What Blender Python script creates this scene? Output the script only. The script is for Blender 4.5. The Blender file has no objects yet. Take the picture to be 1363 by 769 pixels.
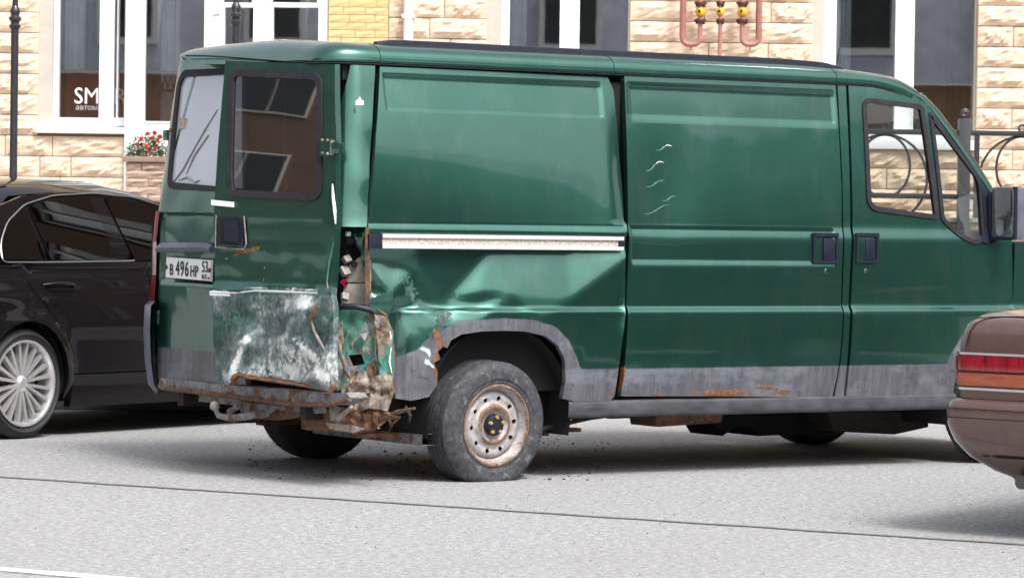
import bpy, bmesh, math, random
import numpy as np
from mathutils import Vector, Matrix, noise
from mathutils.geometry import delaunay_2d_cdt
random.seed(7)
PI = math.pi
sc = bpy.context.scene
COL = sc.collection

# ------------------------------------------------------------------ camera
F = 4500.0; CH = 1.3; CX, CY = 681.5, 384.5; PITCH = math.atan(90 / F); ROLL = .0145
cd = bpy.data.cameras.new('camera'); cam = bpy.data.objects.new('camera', cd); COL.objects.link(cam)
cd.sensor_width = 36; cd.lens = 36 * F / 1363.0; cd.clip_start = .1; cd.clip_end = 2000
cam.matrix_world = Matrix.Translation((0, 0, CH)) @ Matrix.Rotation(PI / 2 - PITCH, 4, 'X') @ Matrix.Rotation(ROLL, 4, 'Z')
cd.dof.use_dof = True; cd.dof.focus_distance = 17.0; cd.dof.aperture_fstop = 7.0
sc.camera = cam
sc.render.resolution_x, sc.render.resolution_y = 1024, 577

# ------------------------------------------------------------------ sky, sun, exposure
SUN_EL, SUN_AZ = math.radians(54), math.radians(148)      # azimuth: 0 = +Y (away from the camera), clockwise
w = bpy.data.worlds.new('World'); sc.world = w; w.use_nodes = True
nt = w.node_tree; nt.nodes.clear()
sky = nt.nodes.new('ShaderNodeTexSky'); sky.sky_type = 'NISHITA'; sky.sun_disc = False
sky.sun_elevation = SUN_EL; sky.sun_rotation = SUN_AZ; sky.air_density = 1.0; sky.dust_density = 5.0; sky.ozone_density = 1.0
hs = nt.nodes.new('ShaderNodeHueSaturation'); hs.inputs['Saturation'].default_value = .28
bg = nt.nodes.new('ShaderNodeBackground'); bg.inputs['Strength'].default_value = .15
wo = nt.nodes.new('ShaderNodeOutputWorld')
nt.links.new(sky.outputs[0], hs.inputs['Color']); nt.links.new(hs.outputs[0], bg.inputs[0]); nt.links.new(bg.outputs[0], wo.inputs[0])
sd_ = bpy.data.lights.new('sun', 'SUN'); sd_.energy = 1.5; sd_.angle = math.radians(14); sd_.color = (1, .96, .9)
sun = bpy.data.objects.new('sun', sd_); COL.objects.link(sun)
_d = Vector((math.sin(SUN_AZ) * math.cos(SUN_EL), math.cos(SUN_AZ) * math.cos(SUN_EL), math.sin(SUN_EL)))
sun.rotation_euler = _d.to_track_quat('Z', 'Y').to_euler()
vs = sc.view_settings; vs.view_transform = 'Standard'; vs.look = 'None'; vs.exposure = .92; vs.gamma = 1

# ------------------------------------------------------------------ pixel of the photograph -> point on a real surface
def ray(x, y):
    a = x - CX; b = y - CY
    X = (a + ROLL * b) / F; Z = -(b - ROLL * a) / F
    return Vector((X, math.cos(PITCH) + Z * math.sin(PITCH), -math.sin(PITCH) + Z * math.cos(PITCH)))
def atY(x, y, Y):
    r = ray(x, y); t = Y / r.y; return Vector((r.x * t, Y, CH + r.z * t))
def ground(x, y, z=0.):
    r = ray(x, y); t = (z - CH) / r.z; return Vector((r.x * t, r.y * t, z))

# ------------------------------------------------------------------ objects
def mesh(name, verts, faces, mat=None, parent=None, smooth=True, label=None, cat=None, group=None, kind=None, loc=None):
    me = bpy.data.meshes.new(name); me.from_pydata([tuple(v) for v in verts], [], faces)
    if smooth: me.polygons.foreach_set('use_smooth', [True] * len(me.polygons))
    if mat: me.materials.append(mat)
    o = bpy.data.objects.new(name, me); COL.objects.link(o)
    if parent: o.parent = parent
    if loc: o.location = loc
    return tag(o, label, cat, group, kind)
def tag(o, label=None, cat=None, group=None, kind=None):
    if label: o['label'] = label
    if cat: o['category'] = cat
    if group: o['group'] = group
    if kind: o['kind'] = kind
    return o
def empty(name, loc=(0, 0, 0), rz=0, label=None, cat=None, group=None):
    o = bpy.data.objects.new(name, None); COL.objects.link(o); o.location = loc; o.rotation_euler = (0, 0, rz); o.empty_display_size = .2
    return tag(o, label, cat, group)
def copy_tree(o, parent=None):
    c = o.copy(); COL.objects.link(c); c.parent = parent
    for ch in list(o.children): copy_tree(ch, c)
    return c
class MB:
    "collects shapes into one mesh"
    def __init__(s): s.v = []; s.f = []
    def add(s, v, f):
        n = len(s.v); s.v += [Vector(p) for p in v]; s.f += [tuple(i + n for i in q) for q in f]; return s
    def box(s, a, b, M=None, bev=0):
        x0, y0, z0 = a; x1, y1, z1 = b
        if bev:
            bm = bmesh.new(); bmesh.ops.create_cube(bm, size=1)
            for v in bm.verts: v.co = Vector(((x0 + x1) / 2 + v.co.x * (x1 - x0), (y0 + y1) / 2 + v.co.y * (y1 - y0), (z0 + z1) / 2 + v.co.z * (z1 - z0)))
            bmesh.ops.bevel(bm, geom=bm.edges[:], offset=bev, segments=2, affect='EDGES', profile=.6)
            v = [q.co.copy() for q in bm.verts]; bm.verts.index_update(); f = [[q.index for q in g.verts] for g in bm.faces]; bm.free()
        else:
            v = [Vector(p) for p in [(x0, y0, z0), (x1, y0, z0), (x1, y1, z0), (x0, y1, z0), (x0, y0, z1), (x1, y0, z1), (x1, y1, z1), (x0, y1, z1)]]
            f = [(0, 3, 2, 1), (4, 5, 6, 7), (0, 1, 5, 4), (1, 2, 6, 5), (2, 3, 7, 6), (3, 0, 4, 7)]
        if M: v = [M @ p for p in v]
        return s.add(v, f)
    def tube(s, pts, r, n=10, cap=True, closed=False):
        pts = [Vector(p) for p in pts]; m = len(pts); rs = r if isinstance(r, (list, tuple)) else [r] * m
        v = []; prev = None
        for i, p in enumerate(pts):
            a = pts[i - 1] if (i > 0 or closed) else p; b = pts[(i + 1) % m] if (i < m - 1 or closed) else p
            t = (b - a).normalized()
            if prev is None: prev = Vector((0, 0, 1)) if abs(t.z) < .9 else Vector((1, 0, 0))
            x = (prev - t * prev.dot(t)).normalized(); prev = x; y = t.cross(x)
            v += [p + (x * math.cos(2 * PI * k / n) + y * math.sin(2 * PI * k / n)) * rs[i] for k in range(n)]
        f = []
        for i in range(m if closed else m - 1):
            j = (i + 1) % m
            f += [(i * n + k, i * n + (k + 1) % n, j * n + (k + 1) % n, j * n + k) for k in range(n)]
        if cap and not closed: f += [tuple(range(n))[::-1], tuple(range((m - 1) * n, m * n))]
        return s.add(v, f)
    def lathe(s, prof, M=None, n=32, a0=0, a1=2 * PI):
        "prof: (radius, axial); axis = local y, outer face towards -y"
        M = M or Matrix(); full = abs(a1 - a0 - 2 * PI) < 1e-6; k = n if full else n + 1; v = []; f = []
        for r, a in prof:
            for i in range(k):
                t = a0 + (a1 - a0) * i / n; v.append(M @ Vector((r * math.cos(t), a, r * math.sin(t))))
        for j in range(len(prof) - 1):
            for i in range(n):
                i2 = (i + 1) % k; f.append((j * k + i, j * k + i2, (j + 1) * k + i2, (j + 1) * k + i))
        return s.add(v, f)
    def sphere(s, c, r, n=12, sq=(1, 1, 1)):
        v = []; f = []; m = n // 2 + 1
        for j in range(m):
            ph = PI * j / (m - 1)
            for i in range(n):
                t = 2 * PI * i / n; v.append(Vector(c) + Vector((r * sq[0] * math.sin(ph) * math.cos(t), r * sq[1] * math.sin(ph) * math.sin(t), r * sq[2] * math.cos(ph))))
        for j in range(m - 1):
            for i in range(n): f.append((j * n + i, (j + 1) * n + i, (j + 1) * n + (i + 1) % n, j * n + (i + 1) % n))
        return s.add(v, f)
    def build(s, name, mat, parent=None, smooth=True, edge=35, **k):
        o = mesh(name, s.v, s.f, mat, parent, smooth, **k)
        if smooth and edge: sharpen(o, edge)
        return o
def sharpen(o, deg=35):
    me = o.data; bm = bmesh.new(); bm.from_mesh(me); bmesh.ops.remove_doubles(bm, verts=bm.verts, dist=1e-5)
    lim = math.radians(deg)
    for e in bm.edges:
        if len(e.link_faces) == 2 and e.calc_face_angle(0) > lim: e.smooth = False
    bm.to_mesh(me); bm.free()

def inpoly(px, pz, poly):
    px = np.asarray(px, float); pz = np.asarray(pz, float); c = np.zeros(px.shape, bool); n = len(poly)
    for i in range(n):
        x0, z0 = poly[i]; x1, z1 = poly[(i + 1) % n]
        if z0 == z1: continue
        k = ((z0 > pz) != (z1 > pz)) & (px < (x1 - x0) * (pz - z0) / (z1 - z0) + x0); c ^= k
    return c
def polydist(px, pz, poly, closed=True):
    px = np.asarray(px, float); pz = np.asarray(pz, float); d = np.full(px.shape, 1e9); n = len(poly)
    for i in range(n if closed else n - 1):
        a = poly[i]; b = poly[(i + 1) % n]; ex, ez = b[0] - a[0], b[1] - a[1]; L = ex * ex + ez * ez + 1e-12
        t = np.clip(((px - a[0]) * ex + (pz - a[1]) * ez) / L, 0, 1)
        d = np.minimum(d, np.hypot(px - a[0] - t * ex, pz - a[1] - t * ez))
    return d
def sdist(px, pz, poly):
    d = polydist(px, pz, poly); return np.where(inpoly(px, pz, poly), d, -d)
def resample(poly, h):
    out = []; n = len(poly)
    for i in range(n):
        a, b = poly[i], poly[(i + 1) % n]; L = math.hypot(b[0] - a[0], b[1] - a[1]); k = max(1, int(round(L / h)))
        out += [(a[0] + (b[0] - a[0]) * j / k, a[1] + (b[1] - a[1]) * j / k) for j in range(k)]
    return out
def rpoly(poly, r, seg=5):
    "rounds the corners of a polygon"
    out = []; n = len(poly)
    for i in range(n):
        p = Vector(poly[i]); a = Vector(poly[i - 1]); b = Vector(poly[(i + 1) % n])
        rr = r[i] if isinstance(r, (list, tuple)) else r
        k = min(rr, (a - p).length * .45, (b - p).length * .45)
        if k < 1e-4: out.append(tuple(p)); continue
        s = p + (a - p).normalized() * k; e = p + (b - p).normalized() * k
        for j in range(seg + 1):
            t = j / seg; out.append(tuple(s * (1 - t) ** 2 + p * 2 * t * (1 - t) + e * t * t))
    return out
def area(poly): return sum(poly[i][0] * poly[(i + 1) % len(poly)][1] - poly[(i + 1) % len(poly)][0] * poly[i][1] for i in range(len(poly))) / 2
def panel(name, poly, fmap, inward, mat, parent, holes=(), res=.03, xs=(), zs=(), thick=.02, attrs=None, smooth=True, flip=False, edge=28, fine=None, **kw):
    """sheet cut to an outline in (a, z), each vertex placed by fmap(a, z); its rim is folded inwards"""
    if area(poly) < 0: poly = poly[::-1]
    loops = [resample(poly, res)] + [resample(h, res) for h in holes]
    x0 = min(p[0] for p in poly); x1 = max(p[0] for p in poly); z0 = min(p[1] for p in poly); z1 = max(p[1] for p in poly)
    def lines(a, b, extra, fr):
        L = list(np.arange(a + res * .5, b, res))
        if fr: L = [q for q in L if not fr[0] < q < fr[1]] + list(np.arange(fr[0], fr[1], fr[2]))
        L = [q for q in L if all(abs(q - e) > res * .22 for e in extra)] + [e for e in extra if a < e < b]
        return sorted(L)
    GX = lines(x0, x1, xs, (fine[0], fine[1], fine[4]) if fine else None); GZ = lines(z0, z1, zs, (fine[2], fine[3], fine[4]) if fine else None)
    gx, gz = np.meshgrid(GX, GZ); gx = gx.ravel(); gz = gz.ravel()
    ok = inpoly(gx, gz, poly)
    for h in holes: ok &= ~inpoly(gx, gz, h)
    for l in [poly] + list(holes): ok &= polydist(gx, gz, l) > res * .3
    pts = []; ed = []
    for l in loops:
        n0 = len(pts); pts += l; ed += [(n0 + i, n0 + (i + 1) % len(l)) for i in range(len(l))]
    nb = len(pts)
    pts += list(zip(gx[ok], gz[ok]))
    vo, eo, fo, _, _, _ = delaunay_2d_cdt([Vector(p) for p in pts], ed, [], 0, 1e-6)
    V = np.array([(p.x, p.y) for p in vo])
    T = np.array([tuple(f) for f in fo if len(f) == 3])
    C = V[T].mean(axis=1); k = inpoly(C[:, 0], C[:, 1], poly)
    for h in holes: k &= ~inpoly(C[:, 0], C[:, 1], h)
    Q = V[T]; ar = np.abs((Q[:, 1, 0] - Q[:, 0, 0]) * (Q[:, 2, 1] - Q[:, 0, 1]) - (Q[:, 2, 0] - Q[:, 0, 0]) * (Q[:, 1, 1] - Q[:, 0, 1])) / 2
    T = T[k & (ar > 2e-7)]
    P = [Vector(fmap(float(a), float(b))) for a, b in V]
    inw = Vector(inward)
    nrm = (P[T[0][1]] - P[T[0][0]]).cross(P[T[0][2]] - P[T[0][0]])
    if nrm.dot(inw) > 0: T = T[:, ::-1]
    faces = [tuple(int(i) for i in t) for t in T]
    cnt = {}
    for t in faces:
        for i in range(3):
            a, b = t[i], t[(i + 1) % 3]; cnt.setdefault((min(a, b), max(a, b)), []).append((a, b))
    if thick:
        idx = {}
        def top(i):
            if ('t', i) not in idx: idx[('t', i)] = len(P); P.append(P[i].copy())
            return idx[('t', i)]
        def low(i):
            if ('l', i) not in idx: idx[('l', i)] = len(P); P.append(P[i] + inw * thick)
            return idx[('l', i)]
        for e, l in cnt.items():
            if len(l) == 1:
                a, b = l[0]; faces.append((top(b), top(a), low(a), low(b)))
    o = mesh(name, P, faces, mat, parent, smooth, **kw)
    if attrs:
        for an, fn in attrs.items():
            at = o.data.attributes.new(an, 'FLOAT', 'POINT'); val = np.zeros(len(P)); val[:len(V)] = np.clip(fn(V[:, 0], V[:, 1]), 0, 1)
            if thick:
                for (q, i), j in idx.items(): val[j] = val[i]
            at.data.foreach_set('value', val)
    return o
def strip(poly, closed=True): return list(poly) + ([poly[0]] if closed else [])
def sstep(a, b, x):
    t = min(1, max(0, (x - a) / (b - a))); return t * t * (3 - 2 * t)
def nz(x, y, z=0., s=1., seed=0.): return noise.noise(Vector((x * s + seed, y * s + seed * .7, z * s)))

# ------------------------------------------------------------------ materials
def newmat(name):
    m = bpy.data.materials.new(name); m.use_nodes = True; t = m.node_tree; b = t.nodes['Principled BSDF']; return m, t, b
class N:
    "tiny node builder"
    def __init__(s, t): s.t = t
    def n(s, ty, **k):
        q = s.t.nodes.new(ty)
        for a, b in k.items(): setattr(q, a, b)
        return q
    def l(s, a, b): s.t.links.new(a, b)
    def co(s, kind='Object'): return s.n('ShaderNodeTexCoord').outputs[kind]
    def noise(s, scale, detail=4, rough=.6, vec=None, stretch=None, dist=0):
        q = s.n('ShaderNodeTexNoise'); q.inputs['Scale'].default_value = scale; q.inputs['Detail'].default_value = detail; q.inputs['Roughness'].default_value = rough; q.inputs['Distortion'].default_value = dist
        v = vec or s.co()
        if stretch:
            m = s.n('ShaderNodeMapping'); m.inputs['Scale'].default_value = stretch; s.l(v, m.inputs[0]); v = m.outputs[0]
        s.l(v, q.inputs['Vector']); return q.outputs['Fac']
    def ramp(s, fac, stops):
        q = s.n('ShaderNodeValToRGB'); e = q.color_ramp.elements
        while len(e) < len(stops): e.new(.5)
        for i, (p, c) in enumerate(stops): e[i].position = p; e[i].color = (*c, 1) if len(c) == 3 else c
        s.l(fac, q.inputs[0]); return q.outputs[0]
    def mix(s, f, a, b, mode='MIX'):
        q = s.n('ShaderNodeMix', data_type='RGBA', blend_type=mode)
        for v, i in ((f, 0), (a, 6), (b, 7)):
            if hasattr(v, 'is_linked') or hasattr(v, 'links'): s.l(v, q.inputs[i])
            elif isinstance(v, (int, float)): q.inputs[i].default_value = v
            else: q.inputs[i].default_value = (*v, 1)
        return q.outputs[2]
    def math(s, op, a, b=0., clamp=False):
        q = s.n('ShaderNodeMath', operation=op, use_clamp=clamp)
        for v, i in ((a, 0), (b, 1)):
            if isinstance(v, (int, float)): q.inputs[i].default_value = v
            else: s.l(v, q.inputs[i])
        return q.outputs[0]
    def thr(s, v, a, b, lo=0., hi=1.):
        q = s.n('ShaderNodeMapRange'); s.l(v, q.inputs[0])
        for i, x in enumerate((a, b, lo, hi)): q.inputs[i + 1].default_value = x
        return q.outputs[0]
    def attr(s, name): return s.n('ShaderNodeAttribute', attribute_name=name).outputs['Fac']
    def bump(s, h, strength, dist=.002):
        q = s.n('ShaderNodeBump'); q.inputs['Strength'].default_value = strength; q.inputs['Distance'].default_value = dist; s.l(h, q.inputs['Height']); return q.outputs[0]
def simple(name, col, rough=.5, metal=0, var=.15, scale=12, bump=0, bscale=60, coat=0, spec=.5, dirt=None, stretch=None):
    m, t, b = newmat(name); k = N(t)
    f = k.noise(scale, 5, .65, stretch=stretch)
    lo = tuple(max(0, c * (1 - var)) for c in col); hi = tuple(min(1, c * (1 + var)) for c in col)
    c = k.ramp(f, [(.3, lo), (.7, hi)])
    if dirt: c = k.mix(k.thr(k.noise(scale * .6, 8, .7), dirt[1], dirt[1] + .15), c, dirt[0])
    k.l(c, b.inputs['Base Color']); b.inputs['Roughness'].default_value = rough; b.inputs['Metallic'].default_value = metal
    b.inputs['Coat Weight'].default_value = coat; b.inputs['Coat Roughness'].default_value = .05; b.inputs['Specular IOR Level'].default_value = spec
    if bump: k.l(k.bump(k.noise(bscale, 6, .7), bump), b.inputs['Normal'])
    return m
def glass(name, tint=(.75, .8, .8), refl=.12, rough=.01, see=1.):
    m = bpy.data.materials.new(name); m.use_nodes = True; t = m.node_tree; t.nodes.clear(); k = N(t)
    tr = k.n('ShaderNodeBsdfTransparent'); tr.inputs[0].default_value = (*[c * see for c in tint], 1)
    gl = k.n('ShaderNodeBsdfGlossy'); gl.inputs['Roughness'].default_value = rough
    fr = k.n('ShaderNodeFresnel'); fr.inputs[0].default_value = 1.5
    wv = k.noise(1.3, 2, .5); bp = k.bump(wv, .03, .01); k.l(bp, gl.inputs['Normal'])
    mx = k.n('ShaderNodeMixShader'); k.l(k.thr(fr.outputs[0], 0.03, 1, refl, 1), mx.inputs[0]); k.l(tr.outputs[0], mx.inputs[1]); k.l(gl.outputs[0], mx.inputs[2])
    o = k.n('ShaderNodeOutputMaterial'); k.l(mx.outputs[0], o.inputs[0]); return m

def van_paint():
    m, t, b = newmat('green_van_paint'); k = N(t); co = k.co()
    base = k.ramp(k.noise(2.2, 4, .5, co), [(.3, (.030, .124, .094)), (.7, (.042, .148, .115))])
    base = k.mix(k.math('MULTIPLY', k.thr(k.noise(7, 6, .7, co, stretch=(1, 1, .35)), .5, .8), .22), base, (.22, .25, .22))   # dust film
    # grey lower band / arches
    g = k.attr('grey'); gn = k.math('ADD', g, k.math('MULTIPLY', k.math('SUBTRACT', k.noise(26, 5, .7, co, stretch=(1, 1, .25)), .5), .05))
    gm = k.thr(gn, .49, .53)
    gcol = k.ramp(k.noise(22, 6, .75, co, stretch=(1.6, 1, .16)), [(.3, (.04, .041, .048)), (.46, (.075, .077, .09)), (.58, (.1, .103, .12)), (.78, (.17, .17, .19))])
    gcol = k.mix(k.thr(k.noise(2.5, 7, .7, co, stretch=(1, 1, 2)), .5, .62), gcol, (.145, .15, .18)); gcol = k.mix(k.thr(k.noise(9, 9, .8, co, stretch=(.6, 1, 2)), .6, .63), gcol, (.03, .03, .035))
    col = k.mix(gm, base, gcol)
    # scrapes: primer white, grey, green streaks
    s = k.attr('scrape'); sn = k.math('ADD', s, k.math('MULTIPLY', k.math('SUBTRACT', k.noise(16, 9, .78, co, dist=.6), .5), 1.0))
    sm = k.thr(sn, .70, .78)
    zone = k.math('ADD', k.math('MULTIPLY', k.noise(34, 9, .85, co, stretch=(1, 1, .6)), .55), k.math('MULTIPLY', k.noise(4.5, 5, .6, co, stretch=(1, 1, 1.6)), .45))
    zone = k.math('ADD', zone, k.math('MULTIPLY', k.math('SUBTRACT', k.attr('tone'), .5), .26))  # on the rear door this also carries painted fold shading
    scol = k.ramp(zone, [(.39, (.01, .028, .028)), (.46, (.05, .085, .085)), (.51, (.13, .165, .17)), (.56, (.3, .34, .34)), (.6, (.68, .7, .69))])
    col = k.mix(sm, col, scol)
    # primer chips
    c = k.attr('chip'); cm = k.thr(c, .49, .54)
    col = k.mix(cm, col, k.ramp(k.noise(30, 3, .5, co), [(.4, (.62, .66, .64)), (.62, (.25, .55, .62))]))
    # rust
    r = k.attr('rust'); rn = k.math('ADD', r, k.math('MULTIPLY', k.math('SUBTRACT', k.noise(30, 8, .75, co), .5), .7))
    rm = k.thr(rn, .62, .68)
    rcol = k.ramp(k.noise(70, 8, .8, co), [(.3, (.03, .012, .008)), (.5, (.17, .06, .02)), (.66, (.36, .16, .05)), (.8, (.5, .33, .2))])
    col = k.mix(rm, col, rcol)
    rough_mask = k.math('MAXIMUM', k.math('MAXIMUM', gm, sm), rm)
    k.l(col, b.inputs['Base Color'])
    k.l(k.math('SUBTRACT', 1, k.math('MULTIPLY', rough_mask, .8)), b.inputs['Coat Weight']); b.inputs['Coat Roughness'].default_value = .05
    k.l(k.thr(rough_mask, 0, 1, .88, 0), b.inputs['Metallic'])
    k.l(k.thr(rough_mask, 0, 1, .31, .5), b.inputs['Roughness']); b.inputs['Coat IOR'].default_value = 1.5
    h = k.math('ADD', k.math('MULTIPLY', k.math('MAXIMUM', rm, sm), k.noise(60, 6, .75, co)), k.math('MULTIPLY', k.noise(2.6, 3, .5, co), .12))
    k.l(k.bump(h, .6, .006), b.inputs['Normal']); return m
def rust_mat(name='rusty_steel', teal=0., beige=0., grey=0.):
    m, t, b = newmat(name); k = N(t); co = k.co()
    c = k.ramp(k.noise(24, 9, .8, co), [(.28, (.018, .011, .009)), (.45, (.09, .05, .03)), (.6, (.22, .1, .04)), (.72, (.3, .2, .13))])
    if grey: c = k.mix(k.thr(k.noise(9, 7, .7, co), .62 - grey * .3, .7 - grey * .3), c, k.ramp(k.noise(40, 6, .7, co), [(.3, (.1, .1, .11)), (.7, (.33, .33, .34))]))
    if beige: c = k.mix(k.thr(k.noise(11, 8, .75, co), .64 - beige * .3, .68 - beige * .3), c, k.ramp(k.noise(26, 5, .6, co), [(.3, (.14, .115, .09)), (.7, (.36, .32, .27))]))
    if teal: c = k.mix(k.thr(k.noise(7, 7, .7, co, dist=.8), .66 - teal * .3, .68 - teal * .3), c, k.ramp(k.noise(5, 4, .5, co), [(.3, (.03, .13, .09)), (.5, (.06, .2, .15)), (.60, (.05, .19, .14)), (.625, (.05, .36, .45)), (.66, (.06, .2, .15))]))
    k.l(c, b.inputs['Base Color']); b.inputs['Roughness'].default_value = .75
    k.l(k.bump(k.noise(55, 8, .8, co), .9, .006), b.inputs['Normal']); return m
M = {}
M['paint'] = van_paint()
M['rust'] = rust_mat(); M['rust_grey'] = rust_mat('rusty_grey_steel', grey=.7); M['rust_teal'] = rust_mat('torn_teal_sheet', teal=.62, beige=.65); M['rust_beige'] = rust_mat('torn_beige_sheet', beige=.75)
M['teal'] = rust_mat('teal_sheet', teal=.72, beige=.85)
M['inner'] = simple('inner_cavity_panel', (.3, .275, .24), .6, scale=18, var=.25, dirt=((.12, .09, .06), .6))
M['plastic'] = simple('black_plastic', (.011, .014, .026), .5, scale=30, var=.3, bump=.15, spec=.3)
M['seal'] = simple('window_rubber_seal', (.024, .021, .027), .6, scale=20, var=.35, spec=.25)
M['greyplastic'] = simple('grey_bumper_plastic', (.10, .11, .145), .5, scale=14, var=.25, bump=.2, dirt=((.3, .3, .32), .64))
M['rubber'] = simple('tyre_rubber', (.042, .045, .052), .8, scale=34, var=.6, bump=.6, bscale=90, dirt=((.2, .2, .2), .56))
M['darkrubber'] = simple('black_tyre_rubber', (.02, .02, .022), .65, scale=20, var=.3, bump=.3)
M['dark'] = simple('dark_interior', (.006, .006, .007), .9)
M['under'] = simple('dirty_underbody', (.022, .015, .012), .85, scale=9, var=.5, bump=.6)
M['chrome'] = simple('chrome_trim', (.72, .73, .75), .15, 1, var=.05)
M['alu'] = simple('aluminium_rail', (.52, .52, .53), .42, .0, var=.12, scale=30, dirt=((.25, .2, .15), .66))
M['white'] = simple('white_frame_plastic', (.84, .85, .87), .35, var=.03, scale=3)
M['whitetape'] = simple('white_tape', (.8, .82, .84), .5, var=.1, scale=40)
M['red'] = simple('red_lamp_lens', (.22, .004, .012), .12, var=.6, stretch=(2, 2, .3), scale=30, coat=1)
M['lensw'] = simple('clear_lamp_lens', (.42, .3, .3), .15, var=.3, scale=30, coat=1)
M['amber'] = simple('amber_lamp_lens', (.3, .05, .006), .15, var=.5, scale=40, coat=1, stretch=(.2, .2, 3))
M['glass'] = glass('cab_glass', (.84, .88, .87), .1)
M['glassdark'] = glass('rear_door_glass', (.3, .32, .32), .3)
M['winglass'] = glass('shop_window_glass', (.85, .9, .9), .4)
M['carglass'] = glass('tinted_car_glass', (.12, .12, .12), .045)
M['mirror'] = simple('mirror_face', (.7, .72, .72), .05, 1, var=.02)
M['black'] = simple('black_ironwork', (.02, .021, .028), .38, scale=30, var=.3, coat=.3)
# ================================================================== THE SETTING
def asphalt():
    m, t, b = newmat('pale_asphalt'); k = N(t); co = k.co()
    fine = k.math('ADD', k.math('MULTIPLY', k.noise(28, 7, .95, co), .75), k.math('MULTIPLY', k.noise(140, 2, .8, co), .25)); mid = k.noise(5, 5, .6, co); big = k.noise(.6, 4, .55, co)
    c = k.ramp(fine, [(.38, (.04, .04, .045)), (.45, (.2, .2, .208)), (.53, (.34, .34, .35)), (.61, (.6, .6, .61))])
    v = k.n('ShaderNodeTexVoronoi'); v.inputs['Scale'].default_value = 26; k.l(co, v.inputs['Vector'])
    spots = k.math('MULTIPLY', k.thr(v.outputs['Distance'], .16, .1), k.thr(k.noise(9, 2, .5, co), .5, .56))
    c = k.mix(k.math('MULTIPLY', spots, .75), c, (.09, .088, .085))
    c = k.mix(k.math('MULTIPLY', k.thr(mid, .42, .7), .16), c, (.2, .2, .2))
    c = k.mix(k.math('MULTIPLY', k.thr(big, .45, .7), .22), c, (.23, .225, .22))
    k.l(c, b.inputs['Base Color']); b.inputs['Roughness'].default_value = .92; b.inputs['Specular IOR Level'].default_value = .25
    k.l(k.bump(k.math('ADD', fine, k.math('MULTIPLY', mid, .5)), .5, .006), b.inputs['Normal']); return m
M['asphalt'] = asphalt()
M['pavement'] = simple('grey_pavement', (.3, .3, .29), .9, scale=8, var=.2, bump=.3)
M['joint'] = simple('tar_joint', (.15, .15, .15), .9, scale=40, var=.5)
M['mark'] = simple('worn_white_road_paint', (.75, .75, .76), .7, scale=30, var=.12, dirt=((.4, .4, .4), .64))
GP = [(-300, -200), (300, -200), (300, 300), (-300, 300)]
mesh('ground', [(x, y, 0) for x, y in GP], [(0, 1, 2, 3)], M['asphalt'], smooth=False, kind='structure')
KY = 22.6; WALLY = 27.0
mb = MB().box((-60, KY, 0.002), (60, KY + .16, .13), bev=.012); mb.build('kerb', M['pavement'], kind='structure')
mesh('pavement', [(-60, KY + .16, .118), (60, KY + .16, .118), (60, 40, .118), (-60, 40, .118)], [(0, 1, 2, 3)], M['pavement'], smooth=False, kind='structure')
# tar joint running across the road, slightly wavering
def ribbon(p0, p1, wd, z, n=60, wav=.006, taper=0):
    a = Vector(p0); b = Vector(p1); d = (b - a).normalized(); q = Vector((-d.y, d.x)); v = []
    for i in range(n + 1):
        p = a + (b - a) * i / n; o = nz(i * .35, 1.7) * wav; ww = wd * (1 + .35 * nz(i * .9, 5.1)) / 2
        v += [(p.x + q.x * (o + ww), p.y + q.y * (o + ww), z), (p.x + q.x * (o - ww), p.y + q.y * (o - ww), z)]
    return v, [(2 * i, 2 * i + 1, 2 * i + 3, 2 * i + 2) for i in range(n)]
a = ground(0, 635); b_ = ground(1363, 725); dj = (b_ - a); p0 = a - dj * 1.2; p1 = b_ + dj * .8
v, f = ribbon((p0.x, p0.y), (p1.x, p1.y), .05, .004, 160, .02); mesh('road_joint', v, f, M['joint'], smooth=False, kind='structure')
a = ground(0, 758); b_ = ground(150, 770); dj = (b_ - a).normalized(); p0 = a - dj * 12; p1 = b_ + dj * .25
v, f = ribbon((p0.x, p0.y), (p1.x, p1.y), .1, .004, 80, .006); mesh('lane_marking', v, f, M['mark'], smooth=False, kind='structure')
# loose grit and crumbs of rust under the wreck
mb = MB()
for i in range(560):
    if i < 380: px = random.uniform(330, 820); py = random.uniform(585, 640)
    else: px = random.uniform(0, 1363); py = random.uniform(580, 765)
    g = ground(px, py); r = random.choice([.003, .004, .006, .009] if i < 380 else [.002, .003, .003, .004]) * random.uniform(.7, 1.5)
    mb.sphere((g.x, g.y, r * .4), r, 5, (1, random.uniform(.6, 1.3), .5))
mb.build('grit', simple('road_grit', (.09, .07, .06), .9, scale=30, var=.6), kind='stuff', label='loose grit and rust crumbs scattered on the asphalt', edge=None)

# ---------------------------------------------------------------- the building with the stone facade
M['stonewall'] = simple('mortar_wall', (.56, .42, .26), .9, scale=10, bump=.4)
def stone_mat(name, lo, hi, vein):
    m, t, b = newmat(name); k = N(t); oi = k.n('ShaderNodeObjectInfo').outputs['Random']; co = k.co()
    v = k.n('ShaderNodeVectorMath', operation='ADD'); k.l(co, v.inputs[0]); cmb = k.n('ShaderNodeCombineXYZ'); k.l(k.math('MULTIPLY', oi, 37.), cmb.inputs[0]); k.l(cmb.outputs[0], v.inputs[1]); co = v.outputs[0]
    c = k.ramp(k.noise(9, 6, .65, co), [(.3, lo), (.7, hi)])
    c = k.mix(k.math('MULTIPLY', k.thr(k.noise(7, 7, .75, co, stretch=(1, 1, 2.5), dist=.8), .5, .62), .75), c, vein)
    c = k.mix(k.thr(oi, 0, 1, 0, .3), c, hi)
    k.l(c, b.inputs['Base Color']); b.inputs['Roughness'].default_value = .9; k.l(k.bump(k.noise(40, 8, .75, co), .6, .01), b.inputs['Normal']); return m
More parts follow.
